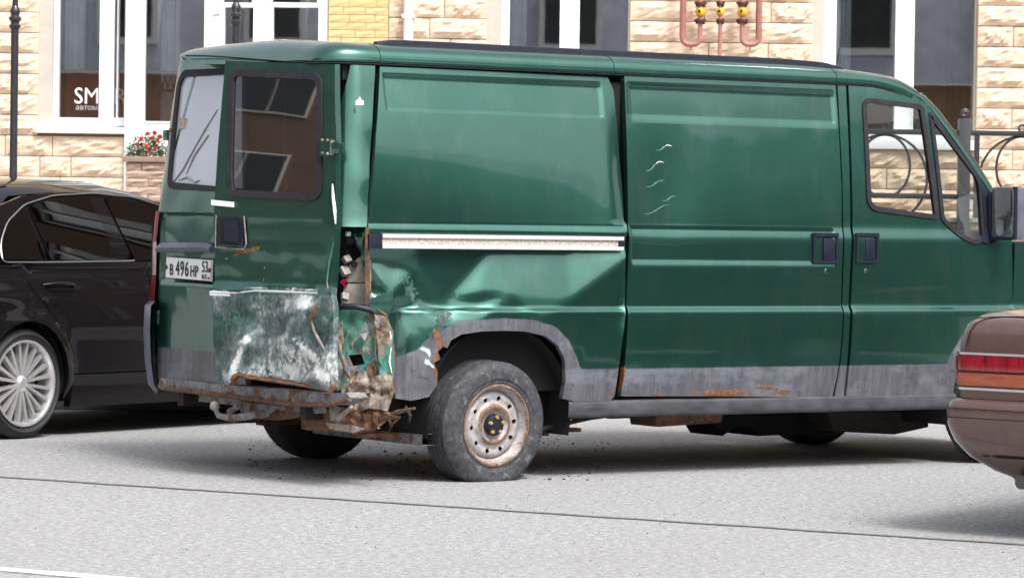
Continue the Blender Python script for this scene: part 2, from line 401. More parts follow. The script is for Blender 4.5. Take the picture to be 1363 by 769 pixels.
M['stone'] = stone_mat('split_yellow_stone', (.74, .55, .40), (.84, .68, .53), (.54, .34, .2))
M['ybrick'] = stone_mat('smooth_yellow_brick', (.74, .52, .24), (.8, .6, .31), (.6, .36, .13))
M['pink'] = stone_mat('split_pink_stone', (.42, .29, .22), (.6, .46, .38), (.28, .17, .12))
M['plaster'] = simple('grey_plaster_reveal', (.5, .47, .42), .85, scale=6, var=.08)
bld = empty('building', (0, WALLY, 0), 0, 'cream split stone building with white framed shop windows behind the vehicles', 'building')
def W(px, py, Y=WALLY): p = atY(px, py, Y); return p.x, p.z
def wx(px, py=60): return W(px, py)[0]
SILL = W(110, 178)[1]
OPEN = [  # x0, x1, z0, z1
    (wx(52), wx(168), SILL, 4.4), (wx(168), wx(437), .12, 4.4), (wx(648), wx(838), SILL, 4.4), (wx(1082), wx(1301), W(1200, 196)[1], 4.4)]
wall_out = [(-9, .0), (6, .0), (6, 5.6), (-9, 5.6)]
EXTRA = [(x, x + 1.7, z0, z0 + 2.2) for x in (6.6, 9.4, 12.6, 15.8, 19., 22.2, 25.4) for z0 in (1.9, 6.2, 9.8, 13.4)] + [(x, x + 1.7, 1.9, 4.1) for x in (-7.5,)]
# openings 0 and 1 joined into one outline
h0 = [(OPEN[0][0], SILL), (OPEN[0][1], SILL), (OPEN[1][0], .12), (OPEN[1][1], .12), (OPEN[1][1], 4.4), (OPEN[0][0], 4.4)]
holes = [h0] + [[(o[0], o[2]), (o[1], o[2]), (o[1], o[3]), (o[0], o[3])] for o in OPEN[2:]] + [[(a, c), (b, c), (b, d), (a, d)] for a, b, c, d in EXTRA if a < 6]
panel('wall', wall_out, lambda a, z: (a, .05, z), (0, 1, 0), M['stonewall'], bld, holes=holes, res=1.2, thick=.35, smooth=False)
panel('brown_wing_wall', [(6.003, 0), (30, 0), (30, 17), (6.003, 17)], lambda a, z: (a, .02, z), (0, 1, 0), simple('brown_wing_render', (.10, .055, .036), .9, scale=1.5, var=.25), bld, holes=[[(a, c), (b, c), (b, d), (a, d)] for a, b, c, d in EXTRA if a > 6], res=1.5, thick=.35, smooth=False)
# split-faced blocks
def stone_mesh(seed, depth=.035, nx=13, nzz=7, amp=.018):
    v = []; f = []
    for j in range(nzz):
        for i in range(nx):
            x = i / (nx - 1) - .5; z = j / (nzz - 1) - .5; e = min(1, min(.5 - abs(x), (.5 - abs(z)) * .8) * 5)
            y = -depth * (.25 + .75 * e) - amp * (noise.noise(Vector((x * 4 + seed * 9, z * 3, seed))) + .8 * noise.noise(Vector((x * 13 + seed, z * 8, seed * 3)))) * e * 1.6
            v.append((x, y, z))
    f = [(j * nx + i, j * nx + i + 1, (j + 1) * nx + i + 1, (j + 1) * nx + i) for j in range(nzz - 1) for i in range(nx - 1)]
    n = len(v); ring = list(range(nx)) + [j * nx + nx - 1 for j in range(1, nzz)] + [(nzz - 1) * nx + i for i in range(nx - 2, -1, -1)] + [j * nx for j in range(nzz - 2, 0, -1)]
    v += [(v[i][0], .05, v[i][2]) for i in ring]; m = len(ring)
    f += [(ring[(k + 1) % m], ring[k], n + k, n + (k + 1) % m) for k in range(m)]
    me = bpy.data.meshes.new('stone_block'); me.from_pydata(v, [], f); return me
SM = [stone_mesh(i + 1) for i in range(9)]
for me in SM: me.materials.append(M['stone'])
RH = .1635; zrow = W(1330, 62)[1] % RH
def fill_row(z0, xa, xb, avg, openings, cb, gap=.006, phase=0):
    iv = [(xa, xb)]
    for (a, b, c, d) in openings:
        if c < z0 + .05 and d > z0:
            iv = [q for (p, r) in iv for q in ((p, min(r, a)), (max(p, b), r)) if q[1] - q[0] > .03]
    for p, r in iv:
        n = max(1, round((r - p) / avg)); cuts = [p] + [p + (r - p) * (i + (random.uniform(-.22, .22) if n > 1 else 0) + (.25 if phase else -.25) * (n > 1)) / n for i in range(1, n)] + [r]
        for i in range(n): cb(cuts[i] + gap / 2, cuts[i + 1] - gap / 2, z0)
YB = (wx(437), wx(517), .12, 4.4)
def put(me, name, a, b, z, h, y=0, parent=bld):
    o = bpy.data.objects.new(name, me); COL.objects.link(o); o.parent = parent; o.location = ((a + b) / 2, y, z + h / 2); o.scale = (b - a, 1, h); return o
r = 0; z = zrow + RH * 6
while z < 3.5:
    def cb(a, b, z0):
        put(random.choice(SM), 'stone_block', a, b, z0, RH - .007, random.uniform(-.006, .006))
    fill_row(z, -6.2, 5.9, .44, OPEN + [YB], cb, phase=r % 2); z += RH; r += 1
print('STONES', sum(o.name.startswith('stone_block') for o in bpy.data.objects))
bme = stone_mesh(40, .008, 3, 3, .002); bme.materials.append(M['ybrick'])
z = 2.2; r = 0
while z < 3.3:
    fill_row(z, YB[0], YB[1], .165, [], lambda a, b, z0: put(bme, 'brick', a, b, z0, .056, -.04), phase=r % 2, gap=.005); z += .0605; r += 1
MB().box((YB[0] + .003, -.03, .12), (YB[1] - .003, .04, 4.4)).build('brick_pier', M['stonewall'], bld, smooth=False)
# window frames with panes
def frame(outer, panes, y, depth, py_ref=60, mat='white', name='window_frame', mg='winglass', label=None):
    P = lambda x, yy: (W(x, yy, WALLY + y)[0], W(x, yy, WALLY + y)[1])
    def rect(q): x0, y0, x1, y1 = q; c = [P(x0, y1), P(x1, y1), P(x1, y0), P(x0, y0)]; X0 = (c[0][0] + c[3][0]) / 2; X1 = (c[1][0] + c[2][0]) / 2; Z0 = (c[0][1] + c[1][1]) / 2; Z1 = (c[2][1] + c[3][1]) / 2; return [(X0, Z0), (X1, Z0), (X1, Z1), (X0, Z1)]
    o = panel(name, rect(outer), lambda a, z: (a, y, z), (0, 1, 0), M[mat], bld, holes=[rect(p) for p in panes], res=.5, thick=depth, smooth=False, label=label)
    for p in panes:
        q = rect(p); mesh('pane', [(q[0][0] - .01, y + .045, q[0][1] - .01), (q[1][0] + .01, y + .045, q[1][1] - .01), (q[2][0] + .01, y + .045, q[2][1] + .01), (q[3][0] - .01, y + .045, q[3][1] + .01)], [(0, 1, 2, 3)], M[mg], o, smooth=False)
        # slim bead round each pane
        mb = MB(); x0, z0 = q[0]; x1, z1 = q[2]; t = .012
        for (a, b) in (((x0 - t, z0 - t), (x0, z1 + t)), ((x1, z0 - t), (x1 + t, z1 + t)), ((x0, z0 - t), (x1, z0)), ((x0, z1), (x1, z1 + t))):
            mb.box((a[0], y - .012, a[1]), (b[0], y + .002, b[1]))
        mb.build('glazing_bead', M[mat], o, smooth=False)
    return o
T = -230
frame((66, T, 158, 168), [(80, T + 8, 134, 157), (153.5, T + 8, 157, 157)], .12, .07)
frame((158, T, 170, 168), [(159, T + 8, 167.5, 157)], .11, .07)
MB().box((wx(168), -.06, .12), (wx(183), .1, 4.4), bev=.01).build('corner_post', M['white'], bld)
frame((183, T, 277, 300), [(194.5, T + 8, 273, 162), (192, 214, 270, 296)], -.02, .07)
MB().box((wx(186), -.035, W(230, 196)[1]), (wx(272), -.018, W(230, 170)[1]), bev=.005).build('panel', M['white'], bld)
frame((277, T, 357, 400), [(299, 10, 337, 110), (299, T + 5, 337, 4)], .0, .07, name='door_frame')
frame((357, T, 436, 400), [(364, 10, 424, 55), (364, T + 5, 424, 4)], -.012, .07, name='door')
MB().tube([(wx(285), -.02, W(285, 21)[1]), (wx(285), -.06, W(285, 21)[1]), (wx(293), -.06, W(285, 20)[1])], .012, 8).build('door_handle', simple('grey_metal', (.4, .4, .42), .35, .8), bld)
frame((664, T, 846, 200), [(679, T + 8, 746, 190), (772, T + 8, 837, 190)], .12, .07)
frame((1094, T, 1302, 186), [(1114, T + 8, 1193, 176), (1218, T + 8, 1299, 176)], .12, .07)
for (a, b, c, d) in EXTRA:
    m_ = (a + b) / 2; o = panel('window_frame', [(a, c), (b, c), (b, d), (a, d)], lambda u, z: (u, .12, z), (0, 1, 0), M['white'], bld, holes=[[(a + .09, c + .09), (m_ - .06, c + .09), (m_ - .06, d - .09), (a + .09, d - .09)], [(m_ + .06, c + .09), (b - .09, c + .09), (b - .09, d - .09), (m_ + .06, d - .09)]], res=.8, thick=.07, smooth=False)
    mesh('pane', [(a + .05, .16, c + .05), (b - .05, .16, c + .05), (b - .05, .16, d - .05), (a + .05, .16, d - .05)], [(0, 1, 2, 3)], M['winglass'], o, smooth=False)
    MB().box((a, .6, c - .2), (b, .65, d + .2)).build('room', M['dark'], bld, smooth=False)
# plaster reveals and sills
for (xa, xb, ya) in ((52, 67, 170), (648, 665, 170), (1082, 1095, 185)):
    MB().box((wx(xa) - .01, .03, W(xa, ya)[1]), (wx(xb) + .015, .14, 4.38)).build('reveal', M['plaster'], bld, smooth=False)
for (xa, xb, y0, y1) in ((49, 168, 169, 178), (645, 840, 172, 181), (1080, 1304, 186, 199)):
    MB().box((wx(xa), -.07, W((xa + xb) / 2, y1)[1]), (wx(xb), .2, W((xa + xb) / 2, y0)[1]), bev=.008).build('window_sill', M['white'], bld)
# rooms behind the glass
M['room'] = simple('dim_room', (.2, .22, .21), .9, scale=1.5, var=.5)
M['curtain'] = simple('pale_curtain', (.6, .66, .7), .9, scale=8, var=.2, stretch=(3, 1, .2))
M['greenc'] = simple('green_display_board', (.2, .36, .3), .8, scale=4, var=.2)
for (a, b) in ((wx(40), wx(440)), (wx(640), wx(845)), (wx(1075), wx(1310))):
    mb = MB(); mb.box((a, 2.4, .12), (b, 2.45, 4.6)); mb.box((a - .05, .42, .12), (a, 2.4, 4.6)); mb.box((b, .42, .12), (b + .05, 2.4, 4.6)); mb.box((a, .42, 4.5), (b, 2.4, 4.6)); mb.box((a, .45, .08), (b, 2.4, .12))
    mb.build('room', M['room'], bld, smooth=False)
def cur(xa, xb, ya, yb, mat, y=.3, name='curtain'):
    n = 14; x0, x1 = wx(xa), wx(xb); z0, z1 = W(xa, yb)[1], W(xa, ya)[1]; v = []
    for i in range(n + 1):
        x = x0 + (x1 - x0) * i / n; yy = y + .02 * math.sin(i * 1.9); v += [(x, yy, z0), (x, yy, z1)]
    mesh(name, v, [(2 * i, 2 * i + 2, 2 * i + 3, 2 * i + 1) for i in range(n)], M[mat], bld)
cur(80, 107, -230, 91, 'curtain'); cur(107, 136, -230, 91, 'greenc', .5, 'display_board')
cur(206, 226, -230, 162, 'curtain', .5); cur(226, 232, -230, 162, 'white', .45, 'interior_frame')
cur(680, 694, -230, 190, 'curtain'); cur(694, 701, -230, 190, 'white', .35, 'interior_frame'); cur(1115, 1138, -230, 176, 'curtain')
# dark slatted sign between glass panels (zigzag)
mb = MB(); zz = W(230, 108)[1]; ys = .3
for s in range(5):
    xa = wx(203 + s * 8); xb = wx(207 + s * 8); xc = wx(211 + s * 8); mb.tube([(xa, ys, zz - .05), (xb, ys, zz + .05), (xc, ys, zz - .05)], .008, 6)
mb.tube([(wx(196), ys, W(230, 94)[1]), (wx(236), ys, W(230, 94)[1])], .006, 6); mb.tube([(wx(196), ys, W(230, 119)[1]), (wx(236), ys, W(230, 119)[1])], .012, 6); mb.tube([(wx(200), ys, W(230, 160)[1]), (wx(200), ys, W(230, 90)[1])], .01, 6)
tag(mb.build('display_rack', M['black']), 'dark metal zigzag rack standing behind the glazed entrance', 'rack').location = (0, WALLY, 0)
# SMART sign board inside the left window
M['maroon'] = simple('maroon_board', (.2, .035, .04), .5, scale=3, var=.12)
sg = empty('sign_board', (wx(80), WALLY + .172, 0), 0, 'maroon SMART sign board standing in the left shop window', 'sign')
x0 = 0; x1 = wx(176) - wx(80); MB().box((x0 + .03, 0, W(100, 159)[1]), (x1, .03, W(100, 91.5)[1]), bev=.004).build('board', M['maroon'], sg)
def text(s, name, size, loc, mat, parent, rz=0, ex=.002, wide=1.0, rot=None):
    c = bpy.data.curves.new(name, 'FONT'); c.body = s; c.size = size; c.extrude = ex; c.resolution_u = 3
    t = bpy.data.objects.new('tmp_text', c); COL.objects.link(t); dg = bpy.context.evaluated_depsgraph_get(); me = bpy.data.meshes.new_from_object(t.evaluated_get(dg)); bpy.data.objects.remove(t)
    me.materials.clear(); me.materials.append(mat); o = bpy.data.objects.new(name, me); COL.objects.link(o); o.parent = parent; o.location = loc; o.rotation_euler = rot or (PI / 2, 0, rz); o.scale = (wide, 1, 1); return o
M['letter'] = simple('white_lettering', (.9, .9, .9), .5, var=.03); M['lettergrey'] = simple('grey_lettering', (.4, .38, .38), .5, var=.03)
text('SMART', 'lettering', .183, (wx(95.5) - wx(80), -.006, W(110, 137)[1]), M['letter'], sg, wide=.92)
text('автомаркет', 'lettering', .06, (wx(98) - wx(80), -.006, W(110, 145.5)[1]), M['lettergrey'], sg)
# drainpipe
mb = MB().tube([(wx(543.5), -.09, .12), (wx(543.5), -.09, 7)], .039, 14)
for zz in (.8, 2.9, 5): mb.box((wx(543.5) - .05, -.13, zz), (wx(543.5) + .05, .02, zz + .03))
mb.build('drainpipe', M['white'], bld)
# upper storey strip
MB().box((-9, -.05, 4.9), (6, .04, 5.05)).build('cornice', M['plaster'], bld, smooth=False)
# gas pipes
M['pipe'] = simple('pinkish_brown_pipe_paint', (.4, .17, .14), .5, scale=12, var=.2)
M['flange'] = simple('dark_red_flange', (.09, .03, .025), .6, scale=30, var=.4)
M['yellow'] = simple('yellow_valve_paint', (.75, .42, .01), .4, scale=20, var=.15)
def gaspipe(xs_, xv, label):
    e = empty('gas_pipe', (wx(xv), WALLY - .17, 0), 0, label, 'pipe', 'gas pipes with yellow valves on the facade'); ox = wx(xv)
    zv = W(xv, 18)[1]; ztop = 4.2
    if xs_ is not None:
        xo = wx(xs_) - ox; zb = W((xs_ + xv) / 2, 61)[1]; rr = abs(xo) / 2; pts = [(0, 0, ztop), (0, 0, zb + rr * .75)]
        sg_ = 1 if xo > 0 else -1
        k = .75 * rr
        for j in range(1, 8): t = PI / 2 * j / 8; pts.append((sg_ * k * (1 - math.cos(t)), 0, zb + k * (1 - math.sin(t))))
        pts += [(sg_ * k, 0, zb), (sg_ * (2 * rr - k), 0, zb)]
        for j in range(1, 8): t = PI / 2 * j / 8; pts.append((xo - sg_ * k * (1 - math.sin(t)), 0, zb + k * (1 - math.cos(t))))
        pts += [(xo, 0, zb + k), (xo, 0, ztop)]
        o = MB().tube(pts, [.019] * 2 + [.021] * 8 + [.022] * 8 + [.026] * (len(pts) - 18), 12).build('tube', M['pipe'], e)
        MB().tube([(xo / 2, 0, zb - .045), (xo / 2, 0, zb)], .006, 6).build('drip_stub', M['pipe'], e)
    else:
        MB().tube([(0, 0, .5), (0, 0, ztop)], .0165, 12).build('tube', M['pipe'], e)
    ww = .05 if xs_ is not None else .035
    for dz in (.068, -.068):
        MB().lathe([(0, -.009), (ww, -.009), (ww, .009), (0, .009)], Matrix.Translation((0, 0, zv + dz)) @ Matrix.Rotation(PI / 2, 4, 'X'), 20).build('flange', M['flange'], e)
        for t in range(4):
            a = PI / 4 + t * PI / 2; p = (ww * .8 * math.cos(a), ww * .8 * math.sin(a)); MB().tube([(p[0], p[1], zv + dz - .028), (p[0], p[1], zv + dz + .014)], .008, 6).build('bolt', M['plastic'], e)
    vb = MB().sphere((0, 0, zv), .042 if xs_ is not None else .034, 14, (1, 1, 1.1)).build('valve_body', M['yellow'], e)
    MB().tube([(-.012, -.04, zv + .004), (-.012, -.065, zv + .004)], .012, 8).build('spindle', M['plastic'], vb)
gaspipe(907, 930, 'left gas pipe with yellow valve and U bend to its left')
gaspipe(None, 956.5, 'thin straight middle gas pipe with small yellow valve')
gaspipe(1007.5, 985.5, 'right gas pipe with yellow valve and U bend to its right')

# ---------------------------------------------------------------- stone planter with marigolds
PY = 26.1
def WP(px, py): p = atY(px, py, PY); return p.x, p.z
xa, xb, zt = WP(167, 210)[0], WP(330, 210)[0], WP(190, 208)[1]
pl = empty('planter', (xa, PY, .118), 0, 'pink split stone planter wall below the red marigolds', 'planter')
MB().box((.01, .03, 0), (xb - xa, .7, zt - .15)).build('core', M['pink'], pl, smooth=False)
PM = [stone_mesh(20 + i, .015, 6, 4, .012) for i in range(4)]
for me in PM: me.materials.append(M['pink'])
z = zt - .045; MB().box((-.02, -.04, z - .118), (xb - xa + .02, .12, z - .118 + .043), bev=.006).build('coping', simple('brown_coping', (.3, .19, .15), .8, scale=15, bump=.3), pl)
r = 0
while z > 1.0:
    z -= .062
    fill_row(z, 0, xb - xa, .21, [], lambda a, b, z0: put(random.choice(PM), 'brick', a, b, z0 - .118, .057, 0, pl), phase=r % 2, gap=.005); r += 1
M['leaf'] = simple('marigold_leaves', (.05, .1, .03), .6, scale=40, var=.5); M['petal'] = simple('orange_red_petals', (.5, .05, .01), .7, scale=90, var=.85)
fl = empty('flowering_plant', (WP(193, 208)[0], PY + .2, zt - .03), 0, 'bushy marigold plant with orange red flowers in the planter', 'flowers')
mb = MB()
for i in range(900):
    a = random.uniform(0, 2 * PI); rr = random.random() ** .5 * .17; h = random.uniform(0, .2) * (1 - (rr / .2) ** 2) + random.uniform(0, .02)
    p = Vector((rr * math.cos(a) * 1.05, rr * math.sin(a) * .8, h)); d = Vector((random.uniform(-1, 1), random.uniform(-1, 1), random.uniform(-.2, 1))).normalized(); q = d.cross(Vector((random.random(), random.random(), .3))).normalized()
    L = random.uniform(.018, .034); mb.add([p, p + d * L * .5 + q * L * .28, p + d * L, p + d * L * .5 - q * L * .28], [(0, 1, 2, 3)])
tag(mb.build('foliage', M['leaf'], fl, edge=None), kind='stuff')
fm = None
for (px, py) in ((196, 178), (206, 177), (202, 184), (195, 195), (207, 197), (183, 192), (188, 185), (210, 188), (199, 203), (213, 182)):
    p = atY(px, py, PY + .05)
    if fm is None:
        m2 = MB()
        for ring in range(3):
            for k_ in range(9 - ring * 2):
                a = 2 * PI * k_ / (9 - ring * 2) + ring; rr = .015 - ring * .004; zz = ring * .006
                m2.add([(0, -.004, 0), (rr * math.cos(a - .35), -.008 - zz, rr * math.sin(a - .35)), (rr * 1.25 * math.cos(a), -.004 - zz, rr * 1.25 * math.sin(a)), (rr * math.cos(a + .35), -.008 - zz, rr * math.sin(a + .35))], [(0, 1, 2, 3)])
        m2.sphere((0, -.004, 0), .011, 8, (1, .7, 1)); o = m2.build('flower_head', M['petal'], fl, edge=None); fm = o.data
    else: o = bpy.data.objects.new('flower_head', fm); COL.objects.link(o); o.parent = fl
    o.location = p - fl.location; o.rotation_euler = (random.uniform(-.5, .3), random.uniform(0, 3), 0); o.scale = [random.uniform(.85, 1.2)] * 3

# ---------------------------------------------------------------- street lamps
def lamp(px, py, Y, wpx, label):
    p = atY(px, py, Y); e = empty('street_lamp', (p.x, Y, .118), 0, label, 'street lamp', 'black ornamental street lamps'); s = Y / F
    zc = p.z - .118; r = wpx * s / 2
    MB().lathe([(0, -.0), (.16, 0), (.16, .05), (.11, .12), (.09, .5), (.075, .55), (r * 1.1, .6), (r, .7), (r, zc), (0, zc)], Matrix.Rotation(-PI / 2, 4, 'X') @ Matrix.Scale(-1, 4, (0, 1, 0)), 20).build('pole', M['black'], e)
    MB().lathe([(r, zc - .02), (r * 1.45, zc - .005), (r * 1.5, zc + .01), (r * 1.1, zc + .022), (r * 1.1, zc + .035), (r * 1.6, zc + .05), (r * 1.6, zc + .065), (r * 1.05, zc + .08), (r * 1.3, zc + .105), (r * 1.2, zc + .125), (r * .75, zc + .15)], Matrix.Rotation(-PI / 2, 4, 'X') @ Matrix.Scale(-1, 4, (0, 1, 0)), 20).build('collar', M['black'], e)
    MB().tube([(0, 0, zc + .13), (0, 0, zc + 1.2)], r * .75, 16).build('upper_pole', M['black'], e)
    MB().lathe([(0, zc + 1.2), (.08, zc + 1.2), (.16, zc + 1.6), (.19, zc + 1.62), (.03, zc + 1.85), (0, zc + 1.9)], Matrix.Rotation(-PI / 2, 4, 'X') @ Matrix.Scale(-1, 4, (0, 1, 0)), 8).build('lantern', M['black'], e)
lamp(20, 36, 24.4, 10.5, 'black street lamp post at the left edge before the stone wall')
lamp(314, 31, 25.2, 10.5, 'black street lamp post before the white shop door')

# ---------------------------------------------------------------- wrought iron fence on a low wall
FY = 25.5
def WF(px, py): p = atY(px, py, FY); return p.x, p.z
fe = empty('fence', (WF(1283, 200)[0], FY, .118), 0, 'black wrought iron fence with ring pattern beside the building', 'fence'); fx = fe.location.x
def X(px): return WF(px, 200)[0] - fx
def Z(py, px=1283): return WF(px, py)[1] - .118
for zz, th in ((Z(177), .02), (Z(262), .02)):
    MB().box((X(1050), -.018, zz - th), (X(1560), .018, zz + th), bev=.003).build('rail', M['black'], fe)
for px in (1101, 1283, 1465):
    o = MB().box((X(px) - .045, -.045, 0), (X(px) + .045, .045, Z(158)), bev=.006).build('post', M['black'], fe)
    pts = [(X(px) + .03 * math.cos(t) * (1 - t / 14), 0, Z(151) + .03 * math.sin(t) * (1 - t / 14)) for t in [i * .45 for i in range(22)]]
    MB().tube(pts, .011, 8).build('scroll', M['black'], o)
    MB().box((X(px + 17) - .02, -.015, Z(290)), (X(px + 17) + .02, .015, Z(177) - .02)).build('bar', M['black'], fe)
for c in (1178, 1360, 1542):
    for (hw, hh, dy) in ((.19, .235, 0), (.32, .33, -.09)):
        pts = [(X(c) + hw * math.cos(t), 0, Z(181) - hh + hh * math.sin(t)) for t in [2 * PI * i / 48 for i in range(48)]]
        MB().tube(pts, .010, 6, closed=True).build('ring', M['black'], fe)
    MB().tube([(X(c) + .026 * math.cos(t), 0, Z(170) + .026 * math.sin(t)) for t in [2 * PI * i / 16 for i in range(16)]], .008, 6, closed=True).build('ring', M['black'], fe)
gw = empty('garden_wall', (X(1050) + fx, FY + .12, .118), 0, 'low pink stone wall behind the iron fence', 'wall')
L = X(1560) - X(1050); MB().box((0, 0.02, 0), (L, .3, Z(296)), bev=.01).build('core', M['pink'], gw)
MB().box((-.02, -.05, Z(296)), (L + .02, .34, Z(290)), bev=.01).build('coping', M['plaster'], gw)
z = Z(296) - .07; r = 0
while z > Z(296) - .3:
    fill_row(z, 0, L, .24, [], lambda a, b, z0: put(random.choice(PM), 'brick', a, b, z0, .06, 0, gw), phase=r % 2, gap=.006); z -= .065; r += 1

# ---------------------------------------------------------------- the other side of the street (seen only mirrored in paint and glass)
OY = -17.0
ob = empty('building', (-6, OY, 0), 0, 'brown rendered house with grey mansard roof across the street', 'building')
MB().box((-42, -9, 0), (42, 0, 4.3)).build('wall', simple('brown_render', (.42, .23, .13), .9, scale=1.2, var=.2), ob, smooth=False)
mesh('roof', [(-42.5, .5, 4.3), (42.5, .5, 4.3), (42, -1.6, 7.2), (-42, -1.6, 7.2), (42, -8, 7.6), (-42, -8, 7.6)], [(0, 1, 2, 3), (3, 2, 4, 5)], simple('grey_metal_roof', (.42, .44, .5), .5, scale=2, var=.2), ob, smooth=False)
wm = simple('dark_window', (.02, .025, .03), .1); i = 0
for x in np.arange(-40, 40, 3.1):
    o = MB().box((x, 0, 1.4), (x + 1.5, .05, 3.2)).build('window_frame', M['white'], ob, smooth=False); MB().box((x + .12, .02, 1.52), (x + .7, .07, 3.08)).box((x + .8, .02, 1.52), (x + 1.38, .07, 3.08)).build('pane', wm, o, smooth=False)
    o = MB().box((x, -.9, 4.9), (x + 1.3, .12, 6.3)).build('dormer', M['white'], ob, smooth=False); MB().box((x + .12, .1, 5.05), (x + 1.18, .14, 6.15)).build('pane', wm, o, smooth=False)
mesh('grass_verge', [(-60, OY + 3.2, .01), (60, OY + 3.2, .01), (60, OY + 5.2, .01), (-60, OY + 5.2, .01)], [(0, 1, 2, 3)], simple('verge_grass', (.07, .1, .02), .95, scale=6, var=.4), smooth=False, kind='structure')
mesh('far_pavement', [(-60, OY + .1, .012), (60, OY + .1, .012), (60, OY + 3.2, .012), (-60, OY + 3.2, .012)], [(0, 1, 2, 3)], M['pavement'], smooth=False, kind='structure')

def house(x, y, rz, wd, dp, h, label, col):
    e = empty('building', (x, y, 0), rz, label, 'building')
    MB().box((-wd / 2, 0, 0), (wd / 2, dp, h)).build('wall', simple('render', col, .9, scale=1.2, var=.2), e, smooth=False)
    mesh('roof', [(-wd / 2 - .4, -.5, h), (wd / 2 + .4, -.5, h), (wd / 2, dp / 2, h + 2.6), (-wd / 2, dp / 2, h + 2.6), (wd / 2 + .4, dp + .5, h), (-wd / 2 - .4, dp + .5, h)], [(0, 1, 2, 3), (3, 2, 4, 5)], M['roofgrey'], e, smooth=False)
    xx = -wd / 2 + 1.2
    while xx < wd / 2 - 2:
        for z in np.arange(1.3, h - 1.5, 3.1):
            o = MB().box((xx, -.05, z), (xx + 1.5, .02, z + 1.8)).build('window_frame', M['plaster'], e, smooth=False); MB().box((xx + .06, -.07, z + .06), (xx + .73, -.02, z + 1.74)).box((xx + .77, -.07, z + .06), (xx + 1.44, -.02, z + 1.74)).build('pane', wm, o, smooth=False)
        xx += 3
M['roofgrey'] = simple('grey_metal_sheet_roof', (.2, .21, .24), .5, scale=2, var=.2)
house(-42, 12, PI / 2, 40, 9, 17, 'brown rendered house closing the street on the left', (.12, .08, .058))
house(34, -2, -PI / 2, 50, 9, 10.5, 'dark brown house closing the street on the right', (.12, .075, .05))  # out of view, added to darken what the van's side mirrors
# ================================================================== THE VAN
YAW = math.radians(33); WD = 2.06
VO = ground(652, 641)
van = empty('van', (VO.x, VO.y, 0), YAW, 'wrecked dark green panel van with smashed rear corner and rusty wheel', 'van')
RI = Matrix.Rotation(-YAW, 3, 'Z'); RO = RI @ (Vector((0, 0, CH)) - Vector((VO.x, VO.y, 0)))
def hit(px, py, n, off):
    "van coordinates where the pixel's ray meets n.(x,y) = off(z)"
    r = RI @ ray(px, py); z = 1.2
    for _ in range(8):
        t = (off(z) - n[0] * RO.x - n[1] * RO.y) / (n[0] * r.x + n[1] * r.y); z = RO.z + r.z * t
    return RO + r * t
def inset(z):
    if z < .86: b = .012 + .05 * max(0, (.8 - z) / .5) ** 2
    else: b = .012
    b += -.019 * (1 - sstep(.846, .872, z))
    if z > 1.22: b += .018 * sstep(1.22, 1.3, z) + .10 * max(0, (z - 1.28) / .78) ** 1.25
    return b
def S(px, py, d=0): p = hit(px, py, (0, 1), lambda z: inset(z) + d); return (p.x, p.z)
def Sp(l): return [S(*p) for p in l]
def rearU(z): return -.90 + .10 * max(0, (z - 1.25) / .8) ** 1.2
def Rr(px, py, d=0): p = hit(px, py, (1, 0), lambda z: rearU(z) + d); return (p.y, p.z)
DA = math.radians(14); DH = (-.925, .03); dn = (math.cos(DA), math.sin(DA)); dd = (-math.sin(DA), math.cos(DA))
def doff(z): return dn[0] * DH[0] + dn[1] * DH[1] + (rearU(z) + .90)
def D(px, py):
    p = hit(px, py, dn, doff); q = Vector((p.x - DH[0] - (rearU(p.z) + .90), p.y - DH[1])); return (q.x * dd[0] + q.y * dd[1], p.z)
def DM(a, z, d=0): return Vector((DH[0] + rearU(z) + .90 + dd[0] * a - d * dn[0] * -1, DH[1] + dd[1] * a + d * dn[1], z))
ca, cb_ = Vector((-.72, .02)), Vector((-.92, .19)); cdv = (cb_ - ca); cL = cdv.length; cdv.normalize(); cn = (-cdv.y, cdv.x) if cdv.x * 0 else (cdv.y, -cdv.x)
def Cc(px, py):
    p = hit(px, py, cn, lambda z: cn[0] * ca.x + cn[1] * ca.y); q = Vector((p.x, p.y)) - ca; return (q.dot(cdv), p.z)
def CM(a, z, d=0):
    "d > 0 goes into the van"
    nx, ny = (cn if cn[0] > 0 else (-cn[0], -cn[1])); return Vector((ca.x + cdv.x * a + nx * d, ca.y + cdv.y * a + ny * d, z))

